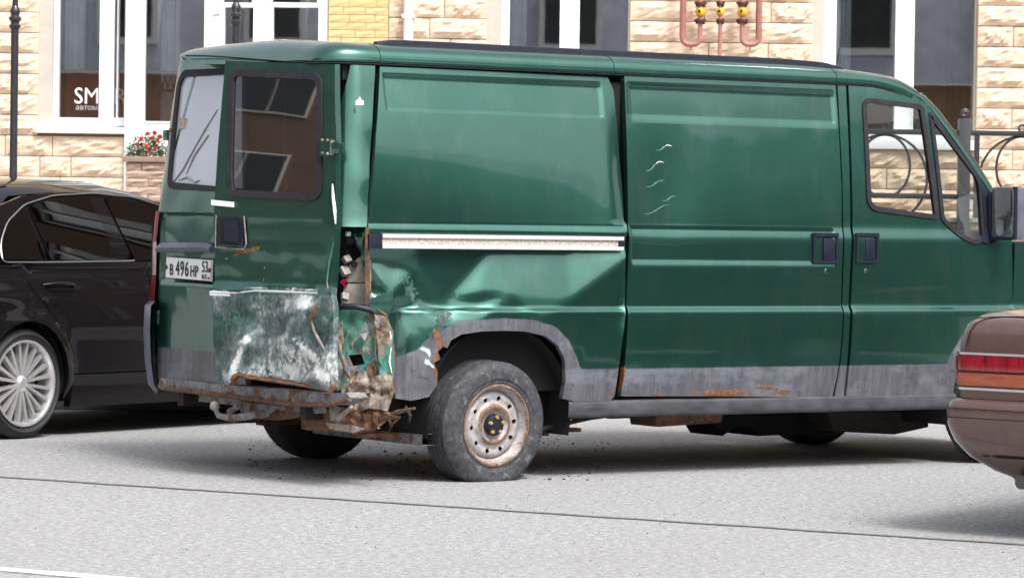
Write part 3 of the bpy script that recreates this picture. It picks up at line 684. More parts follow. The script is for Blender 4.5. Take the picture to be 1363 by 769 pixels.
def recess(u, z, r, d, soft=.005):
    x0, z0, x1, z1 = r
    return d * sstep(x0 - soft, x0 + soft, u) * (1 - sstep(x1 - soft, x1 + soft, u)) * sstep(z0 - soft, z0 + soft, z) * (1 - sstep(z1 - soft, z1 + soft, z))
def rlines(r, soft=.005): return [r[0] - soft, r[0] + soft, r[2] - soft, r[2] + soft], [r[1] - soft, r[1] + soft, r[3] - soft, r[3] + soft]
def field(ctrl, mp=None):
    P = [(mp or S)(a, b) for a, b, c in ctrl]; dv = [c for a, b, c in ctrl]
    vo, _, fo, orig, _, _ = delaunay_2d_cdt([Vector(p) for p in P], [], [], 0, 1e-6)
    tri = [tuple(f) for f in fo]; val = [dv[orig[i][0]] for i in range(len(vo))]
    def f(u, z):
        for t in tri:
            a, b, c = (vo[i] for i in t); det = (b.y - c.y) * (a.x - c.x) + (c.x - b.x) * (a.y - c.y)
            if abs(det) < 1e-9: continue
            l1 = ((b.y - c.y) * (u - c.x) + (c.x - b.x) * (z - c.y)) / det; l2 = ((c.y - a.y) * (u - c.x) + (a.x - c.x) * (z - c.y)) / det; l3 = 1 - l1 - l2
            if l1 > -1e-6 and l2 > -1e-6 and l3 > -1e-6: return l1 * val[t[0]] + l2 * val[t[1]] + l3 * val[t[2]]
        return 0
    def g(u, z, h=.013): return (f(u, z) * 2 + f(u + h, z) + f(u - h, z) + f(u, z + h) + f(u, z - h) + f(u + h, z + h) + f(u - h, z - h)) / 8
    return g
CR = [.845, .853, .858, .864, .872]
gz0 = S(900, 489)[1]
archR = Sp([(800, 620), (800, 500), (775, 500), (770, 478), (757, 452), (738, 434), (708, 425), (671, 423), (625, 426), (598, 434), (572, 452), (560, 466), (548, 470), (525, 476), (500, 478), (500, 620)])
archF = Sp([(1240, 640), (1248, 524), (1264, 474), (1286, 436), (1310, 419), (1345, 413), (1400, 413), (1460, 450), (1480, 620)])
def greyA(u, z): return .5 + 5 * np.maximum(gz0 - z, np.maximum(sdist(u, z, archR), sdist(u, z, archF)))
def blob(pts, rad):
    P = [S(a, b) for a, b in pts]
    return lambda u, z: np.clip(1 - polydist(u, z, P, False) / rad, 0, 1)
# ---- quarter panel behind the sliding door
q_out = Sp([(506, 89), (812, 101), (820, 120), (826, 180), (832, 250), (833, 310), (832, 400), (827, 470), (818, 526), (812, 534), (765, 534), (748, 530),
            (753, 505), (751, 478), (742, 460), (724, 447), (700, 441), (670, 440), (640, 441), (615, 445), (602, 453), (597, 463), (592, 461), (585, 468), (588, 478), (580, 483), (584, 495), (583, 512), (572, 528), (548, 533), (528, 530),
            (522, 505), (524, 470), (519, 440), (507, 425), (495, 414), (491, 380), (490, 304), (497, 180)])
r1 = (S(511, 125)[0], S(660, 151)[1], S(803, 125)[0], S(660, 106)[1])
top_z = S(660, 106)[1]
rail_z = S(660, 331)[1]
den = field([(488, 300, 0), (835, 300, 0), (488, 332, .05), (560, 334, .04), (660, 334, .055), (760, 334, .05), (835, 334, .012),
             (497, 344, .09), (560, 362, .055), (640, 391, .018), (500, 392, .12), (560, 399, .07), (600, 400, .05), (640, 402, .03), (526, 396, .035), (508, 424, -.02), (541, 418, .085), (552, 450, .055), (548, 480, .04), (522, 470, -.01), (600, 415, .045),
             (680, 392, .0), (720, 424, -.018), (760, 398, -.004), (832, 345, -.004), (832, 420, .012), (790, 440, .01), (640, 424, .0), (590, 430, .02),
             (525, 530, .01), (580, 500, .01), (700, 440, 0), (820, 526, 0), (750, 530, 0)])
def quarter_y(u, z):
    y = inset(z) + recess(u, z, r1, .007) - .004 * math.exp(-((z - 1.28) / .006) ** 2) * -1
    zt = (z - 1.23) / .83
    if z > 1.23:
        s = (u + .72) / 1.55
        y += -.028 * (1 - 1.15 * s) * math.sin(PI * min(1, max(0, zt))) + .048 * s * (zt - .4)          # the upper sheet is twisted
        y += .002 * nz(u, z, 0, 1.8, 3)
    else: y += den(u, z) + (.003 * nz(u, z, 0, 14, 5) + .003 * nz(u, z, 0, 34, 1) * max(0, 1 - abs(z - .85) / .2)) * max(0, 1 - abs(u + .5) / .45) * (1 if z < 1.1 else 0)
    if z > 1.3: y += .03 * sstep(.72, .86, u) * (1 - sstep(1.5, 2.0, z))
    return y
sc1 = blob([(545, 365), (560, 400), (585, 420), (600, 418), (580, 450)], .17); sc2 = blob([(505, 350), (515, 400)], .05)
ch1 = blob([(563, 462), (576, 468), (570, 482), (582, 489)], .05)
ru1 = blob([(583, 440), (590, 462), (582, 480), (584, 500)], .05); ru2 = blob([(612, 438), (650, 438)], .025); ru3 = blob([(815, 527), (824, 490)], .03); ru4 = blob([(525, 528), (524, 460)], .035)
xs1, zs1 = rlines(r1)
qp = panel('quarter_panel', q_out, lambda u, z: (u, quarter_y(u, z), z), (0, 1, 0), M['paint'], van, res=.022, xs=xs1, zs=zs1 + CR + [1.268, 1.274, 1.28, 1.286, 1.292], thick=.03,
           attrs={'grey': greyA, 'tone': lambda u, z: np.full(len(u), .3), 'scrape': lambda u, z: .78 * sc1(u, z) + .4 * sc2(u, z), 'chip': lambda u, z: .62 * ch1(u, z), 'rust': lambda u, z: np.maximum.reduce([.95 * ru1(u, z), .75 * ru2(u, z), .8 * ru3(u, z), .9 * ru4(u, z)])},
           label='dented green rear side panel with scraped wheel arch')
# aluminium door track let into the panel
x0, x1 = S(508, 322)[0], S(829, 322)[0]; zA, zB = S(660, 313)[1], S(660, 332)[1]; yy = inset(1.2)
tr = MB().box((x0, yy - .012, zA - .02), (x1, yy + .02, zA), bev=.002).box((x0, yy - .012, zB), (x1, yy + .02, zB + .02), bev=.002).build('sliding_door_track', M['alu'], van)
MB().box((x0, yy - .002, zB + .018), (x1 - .02, yy + .012, zA - .018)).build('gritty_channel', simple('gritty_channel', (.45, .4, .34), .8, scale=90, var=.55, bump=.5), tr)
MB().box((S(490, 322)[0], yy - .009, zB), (x0, yy + .02, zA), bev=.003).build('track_end_cap', M['plastic'], tr)
MB().box((x1 - .03, yy - .016, zB + .025), (x1 - .012, yy + .0, zA - .025)).build('track_stop', M['plastic'], tr)
# ---- sliding door
sd_out = Sp([(831, 98), (1112, 111), (1116, 170), (1120, 250), (1122, 330), (1122, 415), (1118, 475), (1108, 528), (1060, 528.5), (960, 527), (826, 527), (830, 500), (836, 420), (837, 330), (836, 250), (833, 150)])
r2 = (S(838, 130)[0], S(970, 160)[1], S(1110, 145)[0], S(970, 117)[1])
r3 = (S(841, 325)[0], S(970, 349)[1], S(1121, 325)[0] - .05, S(970, 304)[1])
hr = (S(1082, 330)[0], S(1100, 351)[1], S(1115, 330)[0], S(1100, 310)[1])
crin = [(872, 201, 895, 195), (858, 229, 885, 217), (858, 250, 890, 241), (880, 268, 905, 262), (854, 286, 900, 274)]
crs = [(S(a, b), S(c, d)) for a, b, c, d in crin]
def crease(u, z):
    s = 0
    for (a, b) in crs:
        t = (u - a[0]) / (b[0] - a[0])
        if -.3 < t < 1.3:
            zc = a[1] + (b[1] - a[1]) * sstep(.25, .6, t); e = sstep(-.3, .1, t) * (1 - sstep(.85, 1.3, t)); dz = z - zc
            s += e * (.0019 * math.exp(-((dz + .009) / .010) ** 2) - .0019 * math.exp(-((dz - .010) / .014) ** 2))
    return s
def sl_y(u, z):
    y = inset(z) + recess(u, z, r2, .007) + recess(u, z, r3, .006, .004) + .0015 * nz(u, z, 0, 1.1, 9) + .0004 * nz(u, z, 0, 7, 2)
    c = S(890, 250)
    y += .012 * math.exp(-(((u - c[0]) / .2) ** 2 + ((z - c[1]) / .28) ** 2)) 
    if z < .55: y += .004 * nz(u, z, 0, 12, 4)
    return y
xs2, zs2 = rlines(r2); xs3, zs3 = rlines(r3, .004)
chp = [blob([(a + (c - a) * .45, b + (d - b) * .6 - 1), (c - 4, d - 1)], .011) for a, b, c, d in crin]
rb = blob([(824, 522), (832, 490)], .035); rb2 = blob([(870, 524), (900, 518), (940, 525)], .018); rb3 = blob([(940, 522), (990, 520), (1020, 514), (1050, 522)], .03); rb4 = blob([(828, 527), (1106, 529)], .02); rb5 = blob([(1110, 524), (1112, 528)], .03)
sld = panel('sliding_door', sd_out, lambda u, z: (u, sl_y(u, z), z), (0, 1, 0), M['paint'], van, res=.024, xs=xs2 + xs3, zs=zs2 + zs3 + CR, thick=.035,
            fine=(S(845, 250)[0], S(922, 250)[0], S(880, 305)[1], S(880, 188)[1], .008),
            attrs={'grey': greyA, 'chip': lambda u, z: np.maximum.reduce([.7 * c(u, z) for c in chp[:4]]), 'rust': lambda u, z: np.maximum.reduce([.9 * rb(u, z), .8 * rb2(u, z), .95 * rb3(u, z), .72 * rb4(u, z), .8 * rb5(u, z)]), 'scrape': lambda u, z: np.where(z < .5, .30, 0)})
for (a, b), ch_ in zip(crs, (1, 1, 0, 0, 0)):
    L_ = [(a[0] + (b[0] - a[0]) * t, a[1] + (b[1] - a[1]) * sstep(.15, .7, t) + .004 * math.sin(t * 9 + a[0] * 7)) for t in np.linspace(0, 1, 9)]
    MB().tube([(u, sl_y(u, z) + .0022, z) for u, z in L_], [.0008, .003, .0042, .005, .0052, .005, .004, .0028, .0008], 8).build('creased_ridge', M['paint'], sld)
    if ch_: MB().tube([(u, sl_y(u, z) - .0015, z + .002) for u, z in L_[5:]], [.001, .0025, .0025, .001], 5).build('bare_chip', M['whitetape'], sld)
def handle(name, r, yb, parent, flap=1):
    x0, z0, x1, z1 = r; h = empty(name, (0, 0, 0)); 
    o = panel(name, rpoly([(x0, z0), (x1, z0), (x1, z1), (x0, z1)], .008), lambda a, z: (a, yb - .008, z), (0, 1, 0), M['plastic'], parent, holes=[rpoly([(x0 + .016, z0 + .016), (x1 - .016, z0 + .016), (x1 - .016, z1 - .02), (x0 + .016, z1 - .02)], .006)], res=.05, thick=.03, smooth=False)
    bpy.data.objects.remove(h)
    MB().box((x0 + .01, yb + .018, z0 + .01), (x1 - .01, yb + .024, z1 - .01)).build('recess', M['dark'], o, smooth=False)
    MB().box((x0 + (x1 - x0) * .42, yb - .004, z0 + .016), (x1 - .022, yb + .008, z1 - .03), bev=.005).build('lever', M['plastic'], o)
    return o
handle('handle', hr, inset(1.2), sld)
def lock(px, py, parent): u, z = S(px, py); MB().lathe([(0, -.004), (.011, -.004), (.013, 0), (.013, .01)], Matrix.Translation((u, inset(z), z)), 14).build('lock', M['chrome'], parent)
lock(1100, 361, sld)
# ---- B pillar
panel('door_pillar', Sp([(1115, 111), (1126, 112), (1130, 200), (1132, 300), (1132, 415), (1128, 480), (1123, 528), (1111, 528), (1120, 475), (1124, 415), (1124, 330), (1122, 250), (1118, 170)]), lambda u, z: (u, inset(z) + .002, z), (0, 1, 0), M['paint'], van, res=.03, zs=CR, thick=.03, attrs={'grey': greyA})
# ---- cab door
cd_out = Sp([(1129, 112), (1180, 117), (1210, 124), (1234, 139), (1262, 178), (1292, 220), (1320, 262), (1338, 294), (1347, 322), (1350, 411), (1332, 415), (1312, 423), (1299, 434), (1285, 460), (1274, 492), (1268, 526), (1126, 527), (1131, 480), (1135, 415), (1135, 300), (1133, 200)])
wh1 = rpoly(Sp([(1148, 131), (1227, 141), (1248, 291), (1155, 278)]), [.06, .03, .03, .07])
wh2 = rpoly(Sp([(1237, 150), (1305, 240), (1311, 318), (1299, 324), (1279, 316), (1253, 292)]), [.01, .05, .03, .03, .05, .03])
def cab_y(u, z): return inset(z) + .0025 * nz(u, z, 0, 1.5, 20) + .003 * math.exp(-((z - 1.285) / .01) ** 2) * 0
cdr = panel('cab_door', cd_out, lambda u, z: (u, cab_y(u, z), z), (0, 1, 0), M['paint'], van, holes=[wh1, wh2], res=.028, zs=CR, thick=.04, attrs={'grey': greyA})
def shrink(poly, k):
    n = len(poly); s = 1 if area(poly) > 0 else -1; out = []
    for i in range(n):
        a, p, b = Vector(poly[i - 1]), Vector(poly[i]), Vector(poly[(i + 1) % n]); e1 = (p - a).normalized() if (p - a).length > 1e-6 else Vector((0, 0)); e2 = (b - p).normalized() if (b - p).length > 1e-6 else e1
        m = Vector((-(e1.y + e2.y), e1.x + e2.x)); m = m.normalized() if m.length > 1e-6 else m; out.append(tuple(p + m * k * s))
    return out
def window(hole, fmap, parent, gmat, wdt=.022, inward=(0, 1, 0), name='window', res=.08):
    o = panel('window_seal', shrink(hole, -.007), lambda a, z: fmap(a, z, -.008), inward, M['seal'], parent, holes=[shrink(hole, wdt)], res=.04, thick=.02)
    panel(name, shrink(hole, wdt - .006), lambda a, z: fmap(a, z, .004), inward, gmat, parent, res=res, thick=0)
    return o
window(wh1, lambda a, z, d: (a, inset(z) + d, z), cdr, M['glass'], .02); window(wh2, lambda a, z, d: (a, inset(z) + d, z), cdr, M['glass'], .018)
handle('handle', (S(1139, 330)[0], S(1150, 350)[1], S(1169, 330)[0], S(1150, 310)[1]), inset(1.2), cdr); lock(1153, 361, cdr)
# black mirror sail in the window corner
sail = Sp([(1304, 246), (1316, 262), (1326, 290), (1330, 318), (1316, 325), (1305, 322), (1309, 300)])
panel('mirror_sail', sail, lambda a, z: (a, inset(z) - .012, z), (0, 1, 0), M['plastic'], cdr, res=.06, thick=.02)
mu, mz0, mz1 = S(1322, 283)[0] - .05, S(1330, 319)[1], S(1330, 249)[1]
mi = MB().box((mu, -.19, mz0), (mu + .085, .0, mz1), bev=.022).build('wing_mirror', M['greyplastic'], van)
MB().box((mu - .004, -.178, mz0 + .015), (mu + .004, -.012, mz1 - .015), bev=.002).build('mirror_glass', M['mirror'], mi)
MB().box((mu - .008, -.19, mz0 - .002), (mu + .012, -.0, mz0 + .012)).box((mu + .004, -.193, mz0), (mu + .022, -.175, mz1)).build('mirror_rim', M['plastic'], mi)
MB().tube([(mu + .03, -.03, mz0 + .04), (mu + .02, .06, mz0 + .05)], .028, 10).box((mu - .008, -.002, mz0 + .02), (mu + .03, .02, mz1 - .03), bev=.005).build('mirror_arm', M['plastic'], mi)
# ---- front wing, bonnet, nose
arcf = [(3.43 + .40 * math.cos(t), .40 + .44 * math.sin(t)) for t in [PI * .0 + i * PI / 2 / 10 for i in range(11)]]
panel('front_wing', [(S(1351, 322)[0], S(1351, 322)[1]), (3.62, 1.235), (4.05, 1.09), (4.33, .92), (4.36, .5), (4.1, .38)] + [(3.83, .4)] + arcf[1:] , lambda u, z: (u, inset(z) + .12 * max(0, (u - 3.9) / .45) ** 2, z), (0, 1, 0), M['paint'], van, res=.04, zs=CR, thick=.03, attrs={'grey': greyA})
v = []; us = [3.44, 3.6, 3.8, 4.05, 4.25, 4.36, 4.42, 4.44, 4.44]; zs_ = [1.275, 1.25, 1.19, 1.11, 1.0, .9, .75, .55, .32]
for u, z in zip(us, zs_):
    for i in range(13):
        t = i / 12; e = .03 + .12 * max(0, (u - 3.9) / .45) ** 2; v.append((u - .12 * (2 * abs(t - .5)) ** 4, e + (WD - 2 * e) * t, z - .03 * (2 * abs(t - .5)) ** 4))
mesh('bonnet', v, [(j * 13 + i, j * 13 + i + 1, (j + 1) * 13 + i + 1, (j + 1) * 13 + i) for j in range(8) for i in range(12)], M['paint'], van)
# ---- sill below the doors
sz0, sz1 = S(1000, 551)[1], S(1000, 529.5)[1]
v = []; nseg = 60; prof = [(.03, sz1 + .004), (.016, sz1 - .003), (.013, sz1 - .012), (.014, sz0 + .022), (.020, sz0 + .004), (.07, sz0)]
for i in range(nseg + 1):
    u = S(756, 540)[0] + (S(1270, 540)[0] - S(756, 540)[0]) * i / nseg
    for a, z in prof: v.append((u, inset(.42) + a - .012 + .003 * nz(u, z, 0, 5, 8), z + .003 * nz(u, 0, 0, 4, 3)))
k_ = len(prof); o = mesh('sill_panel', v, [(i * k_ + j, (i + 1) * k_ + j, (i + 1) * k_ + j + 1, i * k_ + j + 1) for i in range(nseg) for j in range(k_ - 1)],
                         simple('worn_grey_sill', (.048, .05, .06), .6, scale=16, var=.5, bump=.35, stretch=(.4, 1, 1.2), dirt=((.2, .12, .07), .66)), van)
# ---- roof
def edge_z(u): return 2.062 - (.11 * ((u - 2.45) / .4) ** 2 if u > 2.45 else 0)
def top_z_(u): return 2.175 - (.017 * ((u - 1.9) / .5) ** 2 if u > 1.9 else 0)
def raise_(u, y): return .085 * sstep(0, 1.75, y) * (1 - sstep(-.5, .7, u))
def roof_pt(u, t):
    ins = inset(2.06); e = 0 if u > -.68 else .17 * (1 - math.sqrt(max(0, 1 - ((-.68 - u) / .215) ** 2)))
    i0 = ins + e; Wd = WD - .12 - 2 * i0; g = edge_z(u); h = max(.02, top_z_(u) - g)
    f = 1 if u > -.76 else math.sqrt(max(0, 1 - ((-.76 - u) / .136) ** 2))
    if u > 2.72: h = max(.01, h * (1 - (u - 2.72) / .25 * .4))
    s = t if t < .5 else 1 - t
    if s < .02: y = -.010 * s / .02; z = .008 * s / .02
    elif s < .04: y = -.010 + .002 * (s - .02) / .02; z = .008 + .017 * (s - .02) / .02
    elif s < .3: a = (s - .04) / .26 * PI / 2; y = -.008 + .19 * (1 - math.cos(a)) ** 1.1; z = .025 + (h - .03) * math.sin(a) ** .85
    else: a = (s - .3) / .2; y = .182 + (Wd / 2 - .182) * a; z = h - .005 + .03 * math.sin(a * PI / 2)
    y = i0 + y; y = y if t < .5 else WD - .12 - y
    return Vector((u, y, g + z * f + raise_(u, y) * (1 - .8 * z / h) + .0015 * nz(u, y, 0, 3, 2)))
US = [-.895, -.89, -.88, -.865, -.84, -.81, -.77, -.72, -.66, -.6] + list(np.arange(-.5, 2.5, .12)) + [2.5, 2.58, 2.66, 2.72, 2.78, 2.84]
TS = [0, .01, .02, .03, .04] + list(np.linspace(.06, .3, 11)) + [.34, .4, .45, .5]; TS = TS + [1 - t for t in TS[-2::-1]]
nt_ = len(TS); v = [roof_pt(u, t) for u in US for t in TS]
rf = mesh('roof', v, [(j * nt_ + i, j * nt_ + i + 1, (j + 1) * nt_ + i + 1, (j + 1) * nt_ + i) for j in range(len(US) - 1) for i in range(nt_ - 1)], M['paint'], van)
# dark drip line under the gutter, seams on the cant rail, roof rail, aerial
mb = MB(); mb.tube([(u, inset(2.06) + (0 if u > -.68 else .17 * (1 - math.sqrt(max(0, 1 - ((-.68 - u) / .215) ** 2)))) - .004, edge_z(u) - .002) for u in US if u < 2.84], .004, 6)
mb.tube([(-.900, yv, 2.056 + raise_(-.9, yv)) for yv in np.linspace(.3, 1.6, 7)], .004, 6)
for uu in (S(505, 84)[0], S(816, 96)[0], S(1112, 108)[0]): mb.tube([roof_pt(uu, t) + Vector((0, -.0005, .0005)) for t in np.linspace(.02, .24, 9)], .0016, 5)
mb.build('drip_seam', M['dark'], van)
ru0, ru1_ = hit(492, 60, (0, 1), lambda z: .3).x, hit(1112, 88, (0, 1), lambda z: .3).x
RRT = .245
MB().box((0, 0, 0), (1, 1, 1)).v
v = []; nseg = 30
for i in range(nseg + 1):
    u = ru0 + (ru1_ - ru0) * i / nseg; p = roof_pt(u, RRT); hh = .02 * min(1, min(i, nseg - i) / 1.5 + .25)
    v += [p + Vector((0, -.018, -.006)), p + Vector((0, -.014, hh)), p + Vector((0, .014, hh + .006)), p + Vector((0, .02, 0))]
mesh('roof_rail', v, [(i * 4 + j, (i + 1) * 4 + j, (i + 1) * 4 + (j + 1) % 4, i * 4 + (j + 1) % 4) for i in range(nseg) for j in range(4)] + [(0, 1, 2, 3), (nseg * 4 + 3, nseg * 4 + 2, nseg * 4 + 1, nseg * 4)], M['plastic'], van, smooth=False)
p = roof_pt(hit(1094, 84, (0, 1), lambda z: .4).x, .27); MB().tube([p, p + Vector((.02, 0, .11))], .003, 6).build('aerial', M['plastic'], van)
p = roof_pt(-.66, .86); MB().box((p.x - .05, p.y - .05, p.z - .01), (p.x + .05, p.y + .05, p.z + .016), bev=.008).build('roof_vent', M['paint'], van)
# ---- A pillar and windscreen
def apil(py_off, d): return [(2.40, 2.075), (2.62, 2.045), (2.76, 1.985), (2.93, 1.83), (3.08, 1.67), (3.24, 1.49), (3.40, 1.30)]
outer = [hit(px, py, (0, 1), lambda z: inset(z) + .02) for px, py in ((1160, 106), (1200, 113), (1232, 128), (1250, 147), (1278, 184), (1306, 224), (1333, 268), (1348, 296))]
inner = [hit(px, py, (0, 1), lambda z: inset(z)) for px, py in ((1160, 113), (1196, 118.5), (1224, 130), (1238, 143), (1264, 178), (1293, 219), (1321, 261), (1339, 293))]
v = []
for a, b in zip(inner, outer):
    m = (a + b) / 2 + Vector((0, -.008, 0)); v += [a, m, b, b + Vector((.03, .06, -.01)), b + Vector((.02, .10, -.03))]
o = mesh('windscreen_pillar', v, [(i * 5 + j, (i + 1) * 5 + j, (i + 1) * 5 + j + 1, i * 5 + j + 1) for i in range(len(inner) - 1) for j in range(4)], M['paint'], van)
v2 = [Vector((q.x, WD - q.y - .12 * max(0, (q.z - 1.28) / .8), q.z)) for q in v]
mesh('windscreen_pillar', v2, [(i * 5 + j, i * 5 + j + 1, (i + 1) * 5 + j + 1, (i + 1) * 5 + j) for i in range(len(inner) - 1) for j in range(4)], M['paint'], van)
v = []
for b in outer[2:]:
    for i in range(9):
        t = i / 8; v.append((b.x + .02 + .10 * (1 - (2 * t - 1) ** 2), b.y + .09 + (WD - 2 * b.y - .18) * t, b.z - .02 + .01 * (1 - (2 * t - 1) ** 2)))
mesh('windscreen', v, [(j * 9 + i, j * 9 + i + 1, (j + 1) * 9 + i + 1, (j + 1) * 9 + i) for j in range(len(outer) - 3) for i in range(8)], M['glass'], van)
v = []
for q in (roof_pt(2.84, .2), outer[2]): pass
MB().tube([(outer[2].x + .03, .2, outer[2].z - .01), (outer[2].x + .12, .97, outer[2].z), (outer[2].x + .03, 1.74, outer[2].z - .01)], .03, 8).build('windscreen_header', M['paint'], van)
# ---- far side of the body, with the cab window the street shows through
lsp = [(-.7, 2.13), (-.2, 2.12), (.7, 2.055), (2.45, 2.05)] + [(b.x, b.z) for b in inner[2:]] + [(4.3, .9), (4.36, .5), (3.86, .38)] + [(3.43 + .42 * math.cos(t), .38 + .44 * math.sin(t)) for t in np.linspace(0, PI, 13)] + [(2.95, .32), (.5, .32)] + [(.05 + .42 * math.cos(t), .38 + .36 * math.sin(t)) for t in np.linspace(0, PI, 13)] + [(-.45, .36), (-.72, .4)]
lw = [(2.30, 1.36), (3.17, 1.33), (3.25, 1.42), (2.86, 1.86), (2.36, 1.93)]
panel('left_side_panel', lsp, lambda u, z: (u, WD - inset(z) - .12 * max(0, (z - 1.28) / .8), z), (0, -1, 0), M['paint'], van, holes=[rpoly(lw, .05)], res=.09, zs=CR, thick=.03, attrs={'grey': greyA})
panel('window_seal', shrink(rpoly(lw, .05), -.005), lambda u, z: (u, WD - inset(z) - .03 - .12 * max(0, (z - 1.28) / .8), z), (0, 1, 0), M['seal'], van, holes=[shrink(rpoly(lw, .05), .02)], res=.06, thick=.045)
panel('window', shrink(rpoly(lw, .05), .01), lambda u, z: (u, WD - .01 - inset(z) - .12 * max(0, (z - 1.28) / .8), z), (0, 1, 0), M['glass'], van, res=.1, thick=0)
# ---- inside: light-blocking black box, floor, dashboard, seats
MB().box((-.66, .16, .44), (2.2, 1.78, 2.02)).build('gap_dark_box', M['dark'], van, smooth=False)  # added to block light, so gaps between panels show black
MB().box((-.70, .5, .40), (3.35, 1.5, .47)).box((.55, .09, .40), (2.9, 1.95, .47)).build('floor', M['under'], van, smooth=False)
MB().box((2.2, .09, .47), (2.26, 1.85, 1.35)).build('bulkhead', M['dark'], van, smooth=False)
M['dash'] = simple('grey_dashboard', (.16, .165, .17), .6, scale=6, var=.15, bump=.1); M['seatc'] = simple('grey_seat_fabric', (.13, .125, .12), .9, scale=30, var=.2)
MB().box((3.02, .1, .9), (3.42, 1.84, 1.29), bev=.05).box((3.08, 1.05, 1.2), (3.3, 1.6, 1.37), bev=.04).build('dashboard', M['dash'], van)
a = [(3.0 - .03 * math.sin(t) * .4, 1.35 + .19 * math.cos(t), 1.27 + .16 * math.sin(t)) for t in [2 * PI * i / 28 for i in range(28)]]
MB().tube(a, .014, 8, closed=True).tube([(3.0, 1.18, 1.27), (3.0, 1.52, 1.27)], .015, 6).tube([(3.0, 1.35, 1.27), (3.12, 1.35, 1.15)], .025, 8).build('steering_wheel', M['plastic'], van)
for yy_ in (.22, .8, 1.3):
    MB().box((2.36, yy_, .75), (2.85, yy_ + .46, .93), bev=.05).box((2.28, yy_, .9), (2.42, yy_ + .46, 1.39), bev=.05).build('seat', M['seatc'], van)
MB().box((2.3, 1.8, .5), (3.2, 1.86, 1.31), bev=.02).build('far_door_trim', M['dash'], van)
# ---- wheel housings
def housing(uc, v0, v1, r=.43, zc=.33):
    mb = MB(); v = []; n = 18
    for i in range(n + 1):
        t = -.25 + (PI + .5) * i / n
        for yv in (v0, v1): v.append((uc + r * math.cos(t), yv, zc + (r + .02) * math.sin(t)))
    return mb.add(v, [(2 * i, 2 * i + 1, 2 * i + 3, 2 * i + 2) for i in range(n)]).add([(uc - r - .02, v1, .25), (uc + r + .02, v1, .25), (uc + r + .02, v1, .82), (uc - r - .02, v1, .82)], [(0, 1, 2, 3)]).build('wheel_housing', M['dark'], van)
housing(.075, .035, .5); housing(.075, 1.9, 1.45); housing(3.43, .035, .5); housing(3.43, 1.9, 1.45)
# ---- wheels
def tyre_mesh(R, Wd, rr, flat=0, mat=None, n=56, tread=5):
    pr = [(rr, .5), (rr + .012, .50), (rr + .016, .525), (rr + .02, .515), (rr + .035, .545), (rr + .038, .56), (rr + .042, .55), (rr + (R - rr) * .5, .58), (R - .035, .54), (R - .012, .47), (R - .003, .40)]
    g = []
    for i in range(tread): c = .40 - .80 * (i + .5) / tread; g += [(R, c + .065), (R, c + .018), (R - .008, c + .012), (R - .008, c - .012), (R, c - .018), (R, c - .065)]
    full = [(r, -a * Wd) for r, a in pr] + [(r, -a * Wd) for r, a in g] + [(r, a * Wd) for r, a in pr[::-1]]
    mb = MB().lathe(full, None, n)
    for p in mb.v:
        d = -R * (1 - flat); 
        if p.z < d + .06:
            k = (d + .06 - p.z) / .06; p.y *= 1 + .16 * min(1, k) * (flat > .03)
            p.z = max(p.z, d) if flat else p.z
    return mb
def wheel(parent, loc, R, Wd, rr, flat, kind, rot=0, spin=.3, tmat='rubber'):
    e = empty('wheel', loc, 0); e.parent = parent; e.rotation_euler = (0, 0, rot)
    t = tyre_mesh(R, Wd, rr, flat).build('tyre', M[tmat], e, edge=50)
    return e
M['rimrust'] = None
def rusty_rim():
    m, t, b = newmat('rusty_silver_rim'); k = N(t); co = k.co()
    sx = k.n('ShaderNodeSeparateXYZ'); k.l(co, sx.inputs[0]); r = k.math('SQRT', k.math('ADD', k.math('MULTIPLY', sx.outputs[0], sx.outputs[0]), k.math('MULTIPLY', sx.outputs[2], sx.outputs[2])))
    n1 = k.noise(18, 7, .7, co); edge = k.math('ADD', k.thr(r, .160, .205), k.math('SUBTRACT', k.math('MULTIPLY', k.thr(k.math('ABSOLUTE', k.math('SUBTRACT', r, .092)), .004, .028), -1), -1))
    edge = k.math('ADD', edge, k.math('MULTIPLY', k.thr(r, .078, .07), .25))
    f = k.thr(k.math('ADD', k.math('MULTIPLY', edge, .42), k.math('MULTIPLY', n1, .9)), .67, .82)
    silver = k.ramp(k.noise(35, 5, .7, co), [(.3, (.26, .24, .235)), (.6, (.46, .44, .44))]); rust = k.ramp(k.noise(60, 8, .8, co), [(.3, (.05, .025, .015)), (.5, (.15, .08, .042)), (.7, (.33, .22, .13))])
    k.l(k.mix(f, silver, rust), b.inputs['Base Color']); b.inputs['Roughness'].default_value = .55; k.l(k.thr(f, 0, 1, .35, 0), b.inputs['Metallic']); k.l(k.bump(k.noise(60, 6, .7, co), .4, .003), b.inputs['Normal']); return m
M['rimrust'] = rusty_rim()
